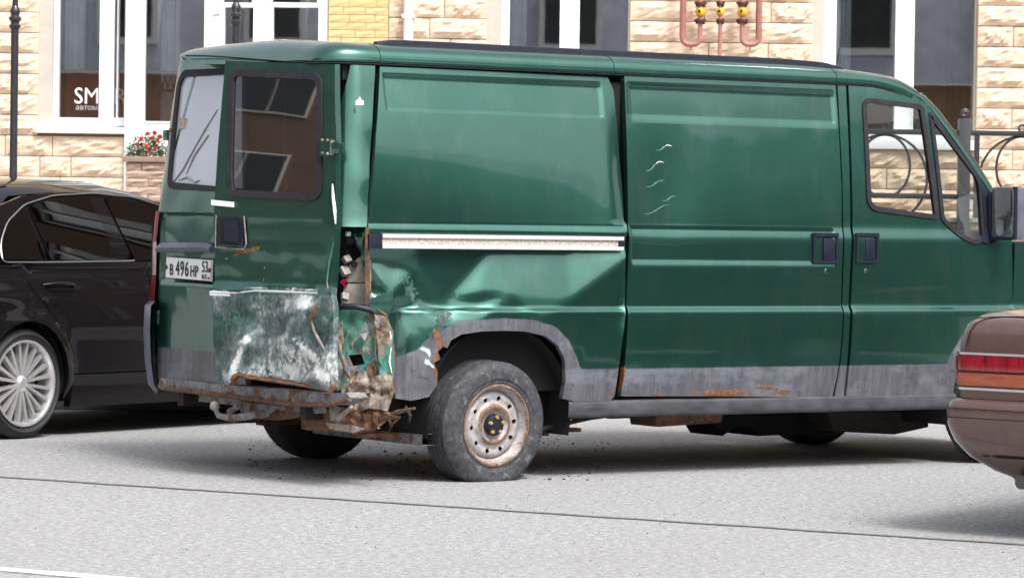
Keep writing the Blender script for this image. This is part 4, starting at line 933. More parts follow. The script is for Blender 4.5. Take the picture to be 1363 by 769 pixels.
def steel_rim(e, rr, Wd, mat, cap=True):
    "pressed steel disc with round holes; outer face at y = -Wd/2"
    o = -Wd / 2
    mb = MB().lathe([(rr + .008, o + .004), (rr + .010, o - .006), (rr, o - .008), (rr - .008, o + .004), (rr - .014, o + .022), (rr - .022, o + .03), (rr - .026, o + .05), (rr - .03, Wd / 2)], None, 48)
    mb.build('rim', mat, e)
    R1 = rr - .026; prof = [(R1, .05), (R1 - .012, .028), (R1 - .03, .022), (R1 - .055, .030), (R1 - .07, .016), (.088, -.002 + .008), (.078, .012), (.07, .030), (0, .032)]
    bm = bmesh.new(); out = [(R1 * math.cos(t), R1 * math.sin(t)) for t in [2 * PI * i / 48 for i in range(48)]]
    hs_ = []
    for k_ in range(10): t = 2 * PI * k_ / 10 + .1; c = (R1 - .038); hs_.append([(c * math.cos(t) + .0125 * math.cos(s), c * math.sin(t) + .0125 * math.sin(s)) for s in [2 * PI * i / 10 for i in range(10)]])
    def dep(a, z):
        r = math.hypot(a, z); pts = prof[::-1]
        for i in range(len(pts) - 1):
            if pts[i][0] <= r <= pts[i + 1][0] + 1e-9: f = (r - pts[i][0]) / (pts[i + 1][0] - pts[i][0]); return pts[i][1] + (pts[i + 1][1] - pts[i][1]) * f
        return prof[0][1]
    bm.free()
    panel('rim_disc', out, lambda a, z: (a, o + dep(a, z), z), (0, 1, 0), mat, e, holes=hs_, res=.012, thick=.008)
    MB().box((-rr * .7, o + .075, -rr * .7), (rr * .7, o + .08, rr * .7)).build('brake_backing', M['dark'], e, smooth=False)
    if cap:
        MB().lathe([(.056, o + .028), (.054, o + .006), (.046, o - .004), (.02, o - .008), (0, o - .008)], None, 28).build('hub_cap', M['plastic'], e)
        for k_ in range(5):
            t = PI / 2 + k_ * 2 * PI / 5; MB().lathe([(0, o - .014), (.0085, o - .013), (.011, o - .004), (.011, o + .004)], Matrix.Translation((.040 * math.cos(t), 0, .040 * math.sin(t))), 6).build('wheel_bolt', M['boltm'], e)
M['boltm'] = simple('rusty_yellow_bolt', (.42, .24, .06), .6, scale=60, var=.4)
Rt = .328; Rr_ = .318
e = wheel(van, (.035, .115, .286), Rr_, .195, .198, .1, 'steel', rot=math.radians(5)); steel_rim(e, .198, .195, M['rimrust'])
e.rotation_euler.x = math.radians(3)   # the broken axle lets the wheel lean
e2 = wheel(van, (.035, 1.80, Rt * .985), Rt, .2, .196, .02, 'steel', rot=PI, tmat='darkrubber'); steel_rim(e2, .196, .2, M['under'], False)
e3 = wheel(van, (3.43, .14, Rt * .985), Rt, .195, .196, .02, 'steel', rot=math.radians(3), tmat='rubber'); steel_rim(e3, .196, .195, M['rimrust'])
e4 = wheel(van, (3.43, 1.80, Rt * .985), Rt, .2, .196, .02, 'steel', rot=PI, tmat='darkrubber'); steel_rim(e4, .196, .2, M['under'], False)
# ---- upper rear corner pillar (right) and whole left corner
def corner(name, zlo, zhi, left=False, res=20):
    v = []; nz_ = 26; na = 12
    for j in range(nz_ + 1):
        z = zlo + (zhi - zlo) * j / nz_
        for i in range(na + 1):
            t = PI / 2 * i / na * (1. if left else .93 - .62 * max(0, (z - 1.5) / .55)); ru = -rearU(z) - .69; u = -.70 - (ru + .0) * math.sin(t); y = inset(z) + .165 * (1 - math.cos(t))
            if not left:
                u += .012 * sstep(1.5, 1.25, z) * 0; y += .006 * nz(u, z, 0, 6, 7)
                if i == 0: u = S(500 - (2.05 - z) / .78 * 11, 84 + (2.05 - z) / .78 * 218)[0] - .004
            v.append((u, WD - y - .12 * max(0, (z - 1.28) / .8) if left else y, z))
    k = na + 1; f = [(j * k + i, (j + 1) * k + i, (j + 1) * k + i + 1, j * k + i + 1) for j in range(nz_) for i in range(na)]
    if left: f = [q[::-1] for q in f]
    o = mesh(name, v, f, M['paint'], van); at = o.data.attributes.new('grey', 'FLOAT', 'POINT'); at.data.foreach_set('value', [min(1, max(0, .5 + 5 * (gz0 - p[2]))) for p in v]); return o
corner('corner_pillar', 1.262, 2.052); corner('corner_pillar', .36, 2.135, True)
# side strip between corner and quarter, white chip on its edge
MB().tube([CM(.215, z, -.004) for z in np.linspace(1.27, 1.42, 6)], [.002, .006, .008, .007, .005, .002], 6).build('bare_metal_edge', M['whitetape'], van)
u_, z_ = Cc(481, 135); mesh('sticker', [CM(u_ + a, z_ + b, -.045) for a, b in ((-.02, -.02), (.02, -.02), (.02, 0), (.008, .008), (.0, .022), (-.008, .008), (-.02, 0))], [tuple(range(7))], M['whitetape'], van, smooth=False)
# ---- rear door frame and left rear door
MB().box((-.78, .17, 1.98), (-.70, 1.77, 2.05)).build('rear_header', M['dark'], van, smooth=False)
MB().box((-.74, .19, .5), (-.72, 1.8, 2.03)).build('gap_dark_sheet', M['dark'], van, smooth=False)  # black sheet added so the gap beside the swung door stays dark
MB().box((-.77, .9, 2.0), (-.70, 1.7, 2.12)).build('rear_header', M['dark'], van, smooth=False)
LM = lambda v_, z, d=0: (rearU(z) - .012 + d + (.10 * max(0, (v_ - 1.82) / .2) ** 2 if v_ > 1.82 else 0), v_, z)
ld_out = [Rr(*p) for p in ((330, 79), (242, 75), (237, 96), (222, 190), (211, 280), (208, 400), (209, 470), (213, 505), (330, 512))]
ldw = rpoly([Rr(*p) for p in ((330, 92), (248, 95), (240, 112), (227, 250), (330, 256))], [.0, .04, .05, .06, .0])
ra = (Rr(330, 292)[0], Rr(250, 335)[1], Rr(217, 292)[0], Rr(250, 283)[1])
def ld_pt(a, z):
    d = .0
    x0_, x1_ = min(ra[0], ra[2]), max(ra[0], ra[2])
    zt, zb = Rr(250, 283)[1], Rr(250, 378)[1]
    if zb < z < zt: d += .012 * sstep(zb, zb + .02, z) * (1 - sstep(zt - .008, zt, z)) * (1 - sstep(x1_ - .01, x1_, a))
    d += .004 * nz(a, z, 0, 5, 13); return LM(a, z, d)
chl = lambda a, z: np.zeros(len(a))
lrd = panel('left_rear_door', ld_out, ld_pt, (1, 0, 0), M['paint'], van, holes=[shrink(ldw, 0)], res=.03, zs=[Rr(250, 283)[1] + k for k in (-.008, 0, .004)] + [Rr(250, 378)[1] + k for k in (0, .01, .02)], thick=.03,
            attrs={'grey': lambda a, z: .5 + 5 * (Rr(250, 464)[1] - z), 'scrape': lambda a, z: np.where(z < .62, .33, .16)})
M['whitepane'] = simple('whitish_opaque_glass', (.4, .43, .5), .18, scale=2.2, var=.06, coat=1, dirt=((.3, .28, .27), .72))  # opaque whitish pane with blotches, not see-through
window(ldw, lambda a, z, d: LM(a, z, d), lrd, M['whitepane'], .03, (1, 0, 0))
for i_, l_ in enumerate((((232, 244), (246, 226), (262, 196), (276, 172), (292, 146)), ((240, 240), (252, 236), (262, 243), (268, 240)), ((250, 232), (262, 206), (280, 180)))):
    MB().tube([Vector(LM(*Rr(a_, b_), .001)) for a_, b_ in l_], [.002, .006, .004, .005, .002][:len(l_)], 5).build('grime_streak', simple('grime_%d' % i_, (.25, .23, .22), .8), lrd)
MB().box((-.012, -.02, -.03), (.004, .02, .03), Matrix.Translation(LM(*Rr(246, 164), .0)), bev=.004).build('sticker', simple('yellowed_sticker', (.4, .34, .22), .7, scale=50, var=.6), lrd)
def onrear(px, py, d=0): v_, z = Rr(px, py); return Vector(LM(v_, z, d))
# dark bow-shaped grab strip above the plate
pts = [onrear(216 + i * 7.4, 328 + (1.5 if 0 < i < 10 else 4), -.02) for i in range(11)]
MB().tube(pts, [.014] + [.026] * 9 + [.02], 8).build('grab_strip', M['greyplastic'], lrd)
# number plate
lp = [onrear(px, py, -.016) for px, py in ((226.5, 370), (288, 375), (289, 346), (228, 341))]
MB().add(lp + [q + Vector((.006, 0, 0)) for q in lp], [(3, 2, 1, 0), (0, 1, 5, 4), (1, 2, 6, 5), (2, 3, 7, 6), (3, 0, 4, 7)]).build('number_plate', simple('plate_white', (.78, .79, .8), .45, var=.05, scale=20), van, smooth=False)
plate = van.children[-1]
dirp = (lp[1] - lp[0]); ang = math.atan2(dirp.y, dirp.x); hgt = (lp[3] - lp[0]).length; wid = dirp.length; tilt = 0
def ptext(s, a, b, size, wide=1):
    p = lp[0] + dirp * a + Vector((0, 0, hgt * b)) + Vector((-.004, 0, 0)); p.z += -0 ; o = text(s, 'lettering', size, p, M['dark'], plate, ang, ex=.0008, wide=wide); return o
for s, a, b, sz, wd in (('B', .10, .16, .085, .95), ('4', .235, .16, .112, .8), ('9', .335, .16, .112, .8), ('6', .435, .16, .112, .8), ('H', .55, .16, .085, .85), ('P', .655, .16, .085, .85), ('53', .80, .40, .083, .85), ('RUS', .80, .10, .034, .9)): ptext(s, a, b, sz, wd)
for a_, c_ in ((.03, 'rust'), (.965, 'rust')):
    p = lp[0] + dirp * a_ + Vector((-.004, 0, hgt * .5)); MB().sphere(p, .012, 8).build('screw', M['rust'], plate)
for kk, cc in enumerate(((.8, .8, .8), (.02, .06, .4), (.5, .02, .02))):
    p = lp[0] + dirp * .92 + Vector((-.003, 0, hgt * (.2 - kk * .055))); q = dirp * .045; mesh('flag_stripe', [p, p + q, p + q + Vector((0, 0, hgt * .055)), p + Vector((0, 0, hgt * .055))], [(0, 1, 2, 3)], simple('flag_%d' % kk, cc, .5, var=.02), plate, smooth=False)
mb = MB()
for (a, b, c, d_) in ((0, 0, 1, .03), (0, .97, 1, 1), (0, 0, .008, 1), (.992, 0, 1, 1)):
    mb.add([lp[0] + dirp * x_ + Vector((-.003, 0, hgt * y_)) for x_, y_ in ((a, b), (c, b), (c, d_), (a, d_))], [(0, 1, 2, 3)])
mb.build('plate_border', M['dark'], plate, smooth=False)
# left hinge, tail lamp, bumper end
def hinge(loc, rz=0, label=None, parent=None, s=1):
    e = empty('hinge', loc, rz, label); e.parent = van
    MB().box((-.02 * s, -.015, -.028), (.035 * s, .02, .028), bev=.006).build('hinge_leaf', M['paint'], e)
    MB().tube([(-.028 * s, 0, -.036), (-.028 * s, 0, .036)], .012, 10).build('hinge_pin', M['rust_grey'], e); return e
hinge(Vector((-.86, 1.86, S(640, 190)[1] + .02)) + Vector((0, .0, .02)), PI / 2)
tlz = [onrear(207, y).z for y in (400, 366, 322, 281)]
def tl(z0, z1, mat):
    v = []; n = 8
    for z in (z0, z1):
        for i in range(n + 1):
            t = PI / 2 * (.25 + .8 * i / n); v.append((-.70 - (-rearU(z) - .69 + .012) * math.sin(t), WD - inset(z) - .165 * (1 - math.cos(t)) + .012 * math.cos(t), z))
    k = n + 1; return MB().add(v, [(i, i + 1, k + i + 1, k + i) for i in range(n)])
tle = empty('tail_light'); tle.parent = van
tl(tlz[0], tlz[1], 0).build('red_lens', M['red'], tle); tl(tlz[1] + .001, tlz[2], 0).build('clear_lens', M['lensw'], tle); tl(tlz[2] + .001, tlz[3], 0).build('red_lens', M['red'], tle)
v = []; zz_ = [Rr(200, y)[1] for y in (519, 510, 480, 440, 406, 400)]; ofs = [.0, .03, .05, .06, .055, .03]; n = 12
for z, of in zip(zz_, ofs):
    for i in range(n + 1):
        t = PI / 2 * (-.1 + 1.18 * i / n); v.append((-.68 - (.235 + of) * math.sin(t) + (.35 if i == 0 else 0) * 0, WD - .01 - .19 * (1 - math.cos(t)) + of * .6 * math.cos(t), z))
k = n + 1; be = mesh('bumper_end', v, [(j * k + i, (j + 1) * k + i, (j + 1) * k + i + 1, j * k + i + 1) for j in range(5) for i in range(n)] + [tuple(range(5 * k, 6 * k))], M['greyplastic'], van)
p0, p1 = onrear(199, 431, -.055), onrear(213, 413, -.055)
MB().box((p0.x - .012, min(p0.y, p1.y), p0.z), (p0.x + .02, max(p0.y, p1.y), p1.z), bev=.008).build('bumper_clip', M['paint'], be)
# ---- right rear door, swung out and torn
rd_out = [D(*p) for p in ((446, 86), (448, 190), (447, 300), (443, 380), (447, 400), (449, 470), (449, 520), (430, 517), (400, 511), (372, 508), (345, 505), (326, 499), (313, 513), (292, 510), (290, 450), (286.5, 395), (286, 330), (285, 290), (291, 190), (301, 81))]
rdw = rpoly([D(*p) for p in ((429, 99), (428, 266), (306, 260), (304, 240), (308, 94))][::1], [.07, .08, .08, .03, .07])
zc1 = D(360, 382)[1]; zbot = D(360, 510)[1]; zmid = D(360, 330)[1]
sgx = D(330, 340)[0]
rdf = field([(280, 380, 0), (345, 386, -.008), (390, 388, .01), (455, 385, 0), (283, 400, 0), (288, 450, -.004), (336, 446, -.05), (318, 500, -.035), (300, 512, .015), (350, 468, .03), (380, 430, .012), (396, 450, -.045), (372, 512, .05), (425, 484, .02), (440, 500, -.03),
             (450, 440, .0), (455, 525, 0), (280, 520, 0), (345, 520, .03), (345, 420, .014), (310, 420, -.012), (415, 415, -.03), (430, 455, .02)], D)
def rd_pt(a, z):
    d = .003 * nz(a, z, 0, 4, 30)
    d += recess(a, z, (.04, D(360, 329)[1], .66, D(360, 292)[1]), .005, .004)
    if z < zmid: d += .006 * nz(a, z, 0, 9, 31) * sstep(zmid, zmid - .1, z)
    if z < zc1 + .03:
        k = sstep(zc1 + .03, zc1 - .02, z); d += -.02 * k + .012 * nz(a, z, 0, 7, 33) * k + .008 * nz(a, z, 0, 16, 35) * k
        fz = (z - zbot) / (zc1 - zbot); fx = a / .84
        d += k * rdf(a, z, .008)
        d += -.05 * max(0, .3 - fz) * abs(math.sin(fx * 6 + 1))
    d += .015 * math.exp(-(((a - D(312, 330)[0]) / .07) ** 2 + ((z - D(312, 335)[1]) / .04) ** 2))
    return DM(a, z, d)
def lob(px, rad, mp): P = [mp(*p) for p in px]; return lambda u, z: np.clip(1 - polydist(u, z, P, False) / rad, 0, 1)
rr1 = lob([(313, 513), (326, 499), (345, 505), (372, 508), (410, 513)], .035, D); rr2 = lob([(310, 340), (316, 334), (330, 333), (345, 331)], .03, D); rr3 = lob([(430, 405), (420, 430)], .05, D); rr4 = lob([(288, 395), (289, 508)], .018, D); rr5 = lob([(440, 470), (449, 518), (405, 512)], .03, D)
s2 = lob([(351, 330), (350, 385)], .035, D); c4 = lob([(352, 332), (350, 350), (353, 362), (350, 380)], .009, D); c5 = lob([(286, 386), (345, 383), (390, 388), (430, 384)], .014, D); c6 = lob([(384, 402), (398, 404)], .02, D); c7 = lob([(300, 344), (304, 347)], .015, D); s3 = lob([(330, 384), (425, 386)], .05, D); c2 = lob([(352, 382), (420, 385)], .012, D)
def soft(px, w=.03): P = [D(*p) for p in px]; return lambda a, z: np.clip(.5 + sdist(a, z, P) / w, 0, 1)
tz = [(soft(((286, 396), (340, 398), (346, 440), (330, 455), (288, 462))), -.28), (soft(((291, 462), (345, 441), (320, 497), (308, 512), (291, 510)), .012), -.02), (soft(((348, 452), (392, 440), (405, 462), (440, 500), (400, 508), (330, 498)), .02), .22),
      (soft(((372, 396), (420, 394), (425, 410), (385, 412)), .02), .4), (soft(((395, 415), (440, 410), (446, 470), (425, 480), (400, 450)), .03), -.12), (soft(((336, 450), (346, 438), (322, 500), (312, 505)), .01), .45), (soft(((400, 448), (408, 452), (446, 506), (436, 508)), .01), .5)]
def scrape_fold_tone(a, z):  # scrape tone by zone, with light and dark of the folds painted in
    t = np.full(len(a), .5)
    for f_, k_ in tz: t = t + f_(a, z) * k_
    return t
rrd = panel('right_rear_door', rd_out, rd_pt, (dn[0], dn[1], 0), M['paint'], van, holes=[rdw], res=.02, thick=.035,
            attrs={'tone': scrape_fold_tone, 'grey': lambda a, z: .5 + 5 * (D(360, 480)[1] - z) - .3, 'scrape': lambda a, z: np.maximum.reduce([np.clip((zc1 + .015 - z) / .05, 0, 1) * (.86 + .10 * np.sin(a * 9 + z * 14)) + 0 * a, .5 * s2(a, z), .85 * s3(a, z), np.where(z < zmid, .22, 0) + 0 * a]), 'chip': lambda a, z: np.maximum.reduce([.7 * c2(a, z), .68 * c4(a, z), .66 * c5(a, z), .7 * c6(a, z), .8 * c7(a, z)]),
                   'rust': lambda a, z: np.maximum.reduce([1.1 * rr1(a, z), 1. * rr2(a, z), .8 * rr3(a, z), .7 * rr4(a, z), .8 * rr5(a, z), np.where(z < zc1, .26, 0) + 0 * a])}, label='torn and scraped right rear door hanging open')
window(rdw, lambda a, z, d: DM(a, z, d), rrd, M['glassdark'], .028, (dn[0], dn[1], 0))
MB().tube([DM(*D(373, 101), .05), DM(*D(370, 262), .05)], .012, 8).build('inner_grab_rail', M['greyplastic'], rrd)
def ond(px, py, d=0): return DM(*D(px, py), d)
# pull handle
hq = [ond(px, py, -.012) for px, py in ((292, 326), (325, 328), (325, 290), (291, 288))]
def prism(quad, nvec, t): quad = [Vector(q) for q in quad]; return MB().add(quad + [q + Vector(nvec) * t for q in quad], [(3, 2, 1, 0), (4, 5, 6, 7), (0, 1, 5, 4), (1, 2, 6, 5), (2, 3, 7, 6), (3, 0, 4, 7)])
dnv = Vector((dn[0], dn[1], 0))
hb = prism(hq, dnv, .05).build('handle', M['plastic'], rrd, smooth=False)
prism([ond(px, py, -.014) for px, py in ((296, 322), (304, 322), (303, 293), (296, 293))], dnv, .01).build('handle_slot', M['dark'], hb, smooth=False)
prism([ond(px, py, -.024) for px, py in ((303, 321), (320, 323), (319, 294), (303, 293))], dnv, .02).build('lever', M['plastic'], hb, smooth=False)
MB().tube([ond(px, py, -.006) for px, py in ((289, 286), (288, 329), (326, 332), (329, 325), (326, 288))], .004, 6).build('torn_flange', M['rust_beige'], hb)
prism([ond(px, py, -.010) for px, py in ((283, 273), (313, 276), (313, 269), (283, 266))], dnv, .004).build('white_tape', M['whitetape'], rrd, smooth=False)
prism([ond(px, py, -.030) for px, py in ((285, 393), (312, 394), (312, 388), (285, 387))], dnv, .004).build('white_tape', M['whitetape'], rrd, smooth=False)
# metal strip torn loose along the crease
pts = [ond(px, py, -.03) for px, py in ((286, 389), (320, 390), (345, 387), (372, 388), (400, 389), (428, 390))]
MB().tube(pts, [.002, .004, .005, .007, .005, .003], 5).build('bent_trim_strip', M['alu'], rrd)
MB().tube([ond(px, py, -.03) for px, py in ((432, 400), (424, 410), (421, 425), (424, 440), (432, 455), (438, 465))], [.004, .008, .008, .007, .008, .003], 6).build('torn_edge', M['rust_beige'], rrd)
MB().tube([ond(px, py, -.03) for px, py in ((398, 452), (410, 458), (416, 470), (430, 485), (445, 500))], [.001, .004, .003, .003, .001], 5).build('torn_edge', M['inner'], rrd)
MB().tube([ond(px, py, -.03) for px, py in ((312, 512), (322, 499), (340, 503), (372, 507), (410, 513), (448, 521))], [.006, .008, .005, .008, .006, .006], 6).build('rusty_hem', M['rust'], rrd)
pts = [ond(px, py, -.012) for px, py in ((445, 245), (446, 262), (448, 280), (449, 298))]
MB().tube(pts, [.003, .008, .009, .003], 6).build('bent_door_edge', M['whitetape'], rrd)
pts = [ond(px, py, -.010) for px, py in ((446, 322), (440, 350), (437, 375), (441, 396))]
MB().tube(pts, [.003, .004, .004, .003], 6).build('bent_door_edge', M['rust_teal'], rrd)
p = ond(447, 197, -.01)
h = hinge(p + Vector((.0, -.02, 0)), math.radians(14) - PI / 2)
prism([ond(px, py, -.02) for px, py in ((429, 208), (444, 209), (444, 184), (430, 183))], dnv, .02).build('hinge_plate', M['paint'], van)
for (px, py) in ((434, 187), (441, 187), (434, 204), (441, 205)): MB().sphere(ond(px, py, -.024), .008, 8).build('hinge_bolt', M['rust_beige'], van)
# ---- the smashed lamp housing and crumpled corner
def crumple(name, px, mat, d0, amp, fr, seed, thick=.006, res=.014, holes=(), lean=0, **k):
    P = [Cc(*p) for p in px]; zr = P[0][1]
    return panel(name, P, lambda a, z: CM(a, z, d0 + lean * (zr - z) + amp * nz(a, z, 0, fr, seed) + amp * .5 * nz(a, z, 0, fr * 2.3, seed + 5)), (1, .6, 0), M[mat], van, res=res, thick=thick, holes=[[Cc(*p) for p in h] for h in holes], **k)
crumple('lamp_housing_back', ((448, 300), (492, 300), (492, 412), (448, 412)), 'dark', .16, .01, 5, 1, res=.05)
crumple('torn_sheet', ((462, 352), (476, 341), (489, 346), (489, 376), (455, 376), (458, 362)), 'inner', .09, .006, 12, 2)
crumple('torn_sheet', ((455, 378), (489, 377), (489, 406), (450, 405)), 'inner', .08, .006, 10, 3)
crumple('torn_sheet', ((464, 303), (489, 303), (489, 343), (478, 338), (468, 328)), 'paint', .11, .015, 14, 4)
crumple('door_jamb', ((441, 296), (449, 296), (450, 330), (447, 405), (441, 405)), 'rust_grey', .0, .004, 10, 5)
crumple('torn_sheet', ((486, 303), (491, 303), (492, 400), (489, 412), (486, 408)), 'rust', .0, .004, 18, 6, res=.01)
for (px, py, r, mt, d) in ((461, 311, .012, 'whitetape', .05), (458, 345, .020, 'inner', .07), (456, 362, .022, 'inner', .07), (455, 377, .014, 'red', .06), (462, 320, .02, 'dark', .06), (468, 352, .013, 'dark', .07), (457, 395, .018, 'inner', .04)):
    q = Cc(px, py); c_ = CM(q[0], q[1], d); MB().box((-r, -r * .7, -r), (r, r * .7, r * random.uniform(.8, 1.5)), Matrix.Translation(c_) @ Matrix.Rotation(random.uniform(-.8, .8), 4, 'X') @ Matrix.Rotation(random.uniform(-.8, .8), 4, 'Y'), bev=r * .25).build('lamp_socket_piece', M[mt], van)
# crumpled lower corner
crumple('crushed_corner', ((446, 412), (470, 409), (498, 413), (513, 420), (522, 438), (524, 480), (520, 520), (500, 530), (470, 530), (455, 505), (447, 470), (432, 440), (430, 425)), 'teal', -.03, .035, 8, 11, res=.012, holes=[((465, 472), (482, 471), (486, 484), (470, 487))], lean=.05)
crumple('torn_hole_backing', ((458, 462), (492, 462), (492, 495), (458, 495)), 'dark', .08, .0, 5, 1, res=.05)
crumple('crushed_skin', ((440, 425), (458, 428), (461, 470), (470, 505), (452, 520), (446, 470)), 'rust_teal', -.06, .015, 11, 12, res=.012)
crumple('crushed_skin', ((500, 418), (515, 420), (525, 440), (527, 490), (520, 535), (508, 500), (505, 450)), 'rust_teal', -.06, .015, 11, 14, res=.012)
crumple('rusted_lump', ((462, 497), (485, 492), (500, 500), (522, 494), (527, 520), (518, 546), (495, 542), (478, 548), (462, 535), (456, 515)), 'rust_beige', -.06, .03, 14, 15, res=.009)
crumple('rusted_lump', ((470, 535), (515, 540), (520, 556), (500, 572), (480, 570), (466, 556)), 'rust', -.04, .03, 14, 17, res=.011)
crumple('green_flap', ((492, 398), (508, 392), (524, 388), (526, 402), (520, 418), (512, 424), (500, 416)), 'paint', -.045, .012, 6, 19, res=.02)
pc = lambda px, py, d=0: CM(*Cc(px, py), d)
MB().tube([pc(444, 414, -.03), pc(455, 408, -.05), pc(475, 407, -.06), (pc(495, 412, -.05)), pc(508, 420, -.03)], [.008, .014, .016, .014, .006], 8).build('torn_rubber_strip', M['plastic'], van)
MB().tube([pc(506, 412, -.06), pc(516, 418, -.06), pc(521, 432, -.05)], [.004, .007, .004], 6).build('torn_edge', M['rust'], van)
for (l, mt, r) in ((((501, 415), (503, 440), (502, 470), (506, 490)), 'rust', .005), (((522, 440), (524, 460), (521, 480), (524, 495)), 'whitetape', .005), (((450, 440), (457, 470), (468, 500)), 'rust_teal', .012), (((432, 432), (445, 436), (455, 434)), 'rust_grey', .016), (((436, 448), (450, 450)), 'rust', .012)):
    MB().tube([pc(a, b, -.06) for a, b in l], [r * .6] + [r] * (len(l) - 2) + [r * .5], 6).build('torn_edge', M[mt], van)
for i_ in range(26):
    px_, py_ = random.uniform(438, 522), random.uniform(425, 565)
    if py_ > 545 and px_ < 460: continue
    c_ = pc(px_, py_, random.uniform(-.10, -.04)); n_ = random.randint(4, 5); sz_ = random.uniform(.014, .04); R3 = Matrix.Rotation(random.uniform(-.9, .9), 3, 'X') @ Matrix.Rotation(random.uniform(-1.2, .3), 3, 'Z')
    ring_ = [Vector((random.uniform(-.25, .25) * sz_, sz_ * random.uniform(.5, 1.1) * math.cos(2 * PI * k_ / n_), 1.5 * sz_ * random.uniform(.5, 1.1) * math.sin(2 * PI * k_ / n_))) for k_ in range(n_)]
    vv = [c_ + R3 @ Vector((random.uniform(-.4, .4) * sz_, 0, 0))] + [c_ + R3 @ q for q in ring_]; vb_ = [q + Vector((.006, .004, 0)) for q in vv]
    ff = [(0, k_ + 1, (k_ + 1) % n_ + 1) for k_ in range(n_)]; n1 = len(vv)
    MB().add(vv + vb_, ff + [(f_[0] + n1, f_[2] + n1, f_[1] + n1) for f_ in ff] + [(k_ + 1, n1 + k_ + 1, n1 + (k_ + 1) % n_ + 1, (k_ + 1) % n_ + 1) for k_ in range(n_)]).build('bent_shard', M[random.choice(['rust', 'rust_beige', 'rust_teal', 'rust_grey', 'teal', 'rust'] if py_ > 480 else ['rust_teal', 'teal', 'rust_beige', 'rust_grey'])], van, smooth=False)
# ---- rear beam, tow bracket, struts
def onb(px, py, u0): p = hit(px, py, (1, 0), lambda z: u0); return p
def plate_px(name, px, u0, t, mat, amp=.0):
    P = [onb(a, b, u0) for a, b in px]; Q = [(p.y, p.z) for p in P]
    return panel(name, Q, lambda a, z: (u0 + amp * nz(a, z, 0, 9, 3), a, z), (1, 0, 0), M[mat], van, res=.03, thick=t)
plate_px('bumper_beam', ((213, 503), (290, 511), (380, 519), (430, 523), (462, 522), (468, 530), (445, 539), (380, 536), (300, 525), (212, 516)), -.93, .10, 'rust_grey', .02)
MB().tube([onb(x_, y_, -.94) for x_, y_ in ((214, 516), (300, 526), (380, 537), (440, 539), (466, 531))], .012, 8).build('beam_lip', M['rust'], van)
plate_px('hitch_beam', ((264, 524), (330, 530), (420, 540), (420, 550), (330, 541), (264, 534)), -.86, .06, 'rust_grey')
plate_px('hitch_bracket', ((318, 533), (372, 540), (352, 556), (322, 556)), -.88, .012, 'rust_grey'); plate_px('hitch_bracket', ((372, 545), (410, 548), (395, 556), (372, 559), (340, 558)), -.84, .01, 'rust')
pb = [onb(x_, y_, -1.0) for x_, y_ in ((287, 545), (291, 553), (306, 556), (330, 554))] + [onb(352, 549, -.88)]
tb = MB().tube(pb, [.012, .015, .018, .018, .018], 10).build('tow_bar', M['rust_grey'], van); MB().sphere(onb(286, 540, -1.0), .026, 14).build('tow_ball', simple('dull_steel_ball', (.42, .36, .3), .5, .3, scale=40, var=.3), tb)
MB().tube([onb(305, 548, -.93), onb(318, 540, -.93)], .016, 8).build('hitch_pin', M['rust_grey'], van)
MB().tube([onb(332, 545, -.9), onb(336, 536, -.9), onb(328, 534, -.9)], .006, 6).build('safety_chain_loop', M['rust'], van)
plate_px('torn_bracket', ((438, 540), (450, 542), (455, 560), (440, 560)), -.9, .03, 'rust_beige', .03); MB().tube([onb(448, 560, -.92), onb(468, 541, -.92)], [.014, .01], 7).build('bent_arm', M['rust_beige'], van)
plate_px('bent_plate', ((434, 562), (470, 566), (482, 571), (470, 576), (440, 570)), -.9, .008, 'rust_beige', .02)
def strut(l, r, mat, name='strut', u0=-.85): MB().tube([onb(a, b, u0 + .0 * i) for i, (a, b) in enumerate(l)], r, 6).build(name, M[mat], van)
strut(((470, 575), (490, 570), (510, 556), (530, 548), (552, 543)), [.012, .014, .012, .012, .006], 'rust', 'torn_frame_strip', -.7)
strut(((500, 560), (515, 552), (530, 556), (520, 566)), [.014, .02, .016, .006], 'rust', 'torn_frame_strip', -.7)
strut(((540, 541), (546, 553), (545, 562)), [.008, .01, .003], 'under', 'hanging_shred', -.6); strut(((516, 556), (521, 566), (518, 574)), [.01, .01, .003], 'under', 'hanging_shred', -.65)
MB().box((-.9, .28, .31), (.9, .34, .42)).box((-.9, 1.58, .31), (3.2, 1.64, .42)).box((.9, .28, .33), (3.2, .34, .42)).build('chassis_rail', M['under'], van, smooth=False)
MB().box((-.80, .25, .25), (-.55, .5, .36)).build('spring_hanger', M['rust'], van, smooth=False)
MB().tube([(.03, .25, .27), (.03, 1.7, .27)], .042, 10).build('axle_beam', M['rust_grey'], van)
mb = MB()
for (ya) in (.33, 1.58):
    mb.box((-.6, ya - .03, .215), (.75, ya + .03, .235)); mb.box((-.45, ya - .03, .2), (.55, ya + .03, .215))
mb.build('leaf_spring', M['rust'], van, smooth=False)
a_, b_2 = hit(416, 570, (1, 0), lambda z: -.35), hit(562, 586, (1, 0), lambda z: -.35)
v = []; dv = (b_2 - a_).normalized()
MB().add([a_ + Vector((0, 0, .02)), b_2 + Vector((0, 0, .03)), b_2 - Vector((0, 0, .025)), a_ - Vector((0, 0, .025)), a_ + Vector((.1, 0, .02)), b_2 + Vector((.1, 0, .03)), b_2 + Vector((.1, 0, -.025)), a_ + Vector((.1, 0, -.025))], [(3, 2, 1, 0), (4, 5, 6, 7), (0, 1, 5, 4), (3, 7, 6, 2)]).build('cross_member', M['rust_grey'], van, smooth=False)
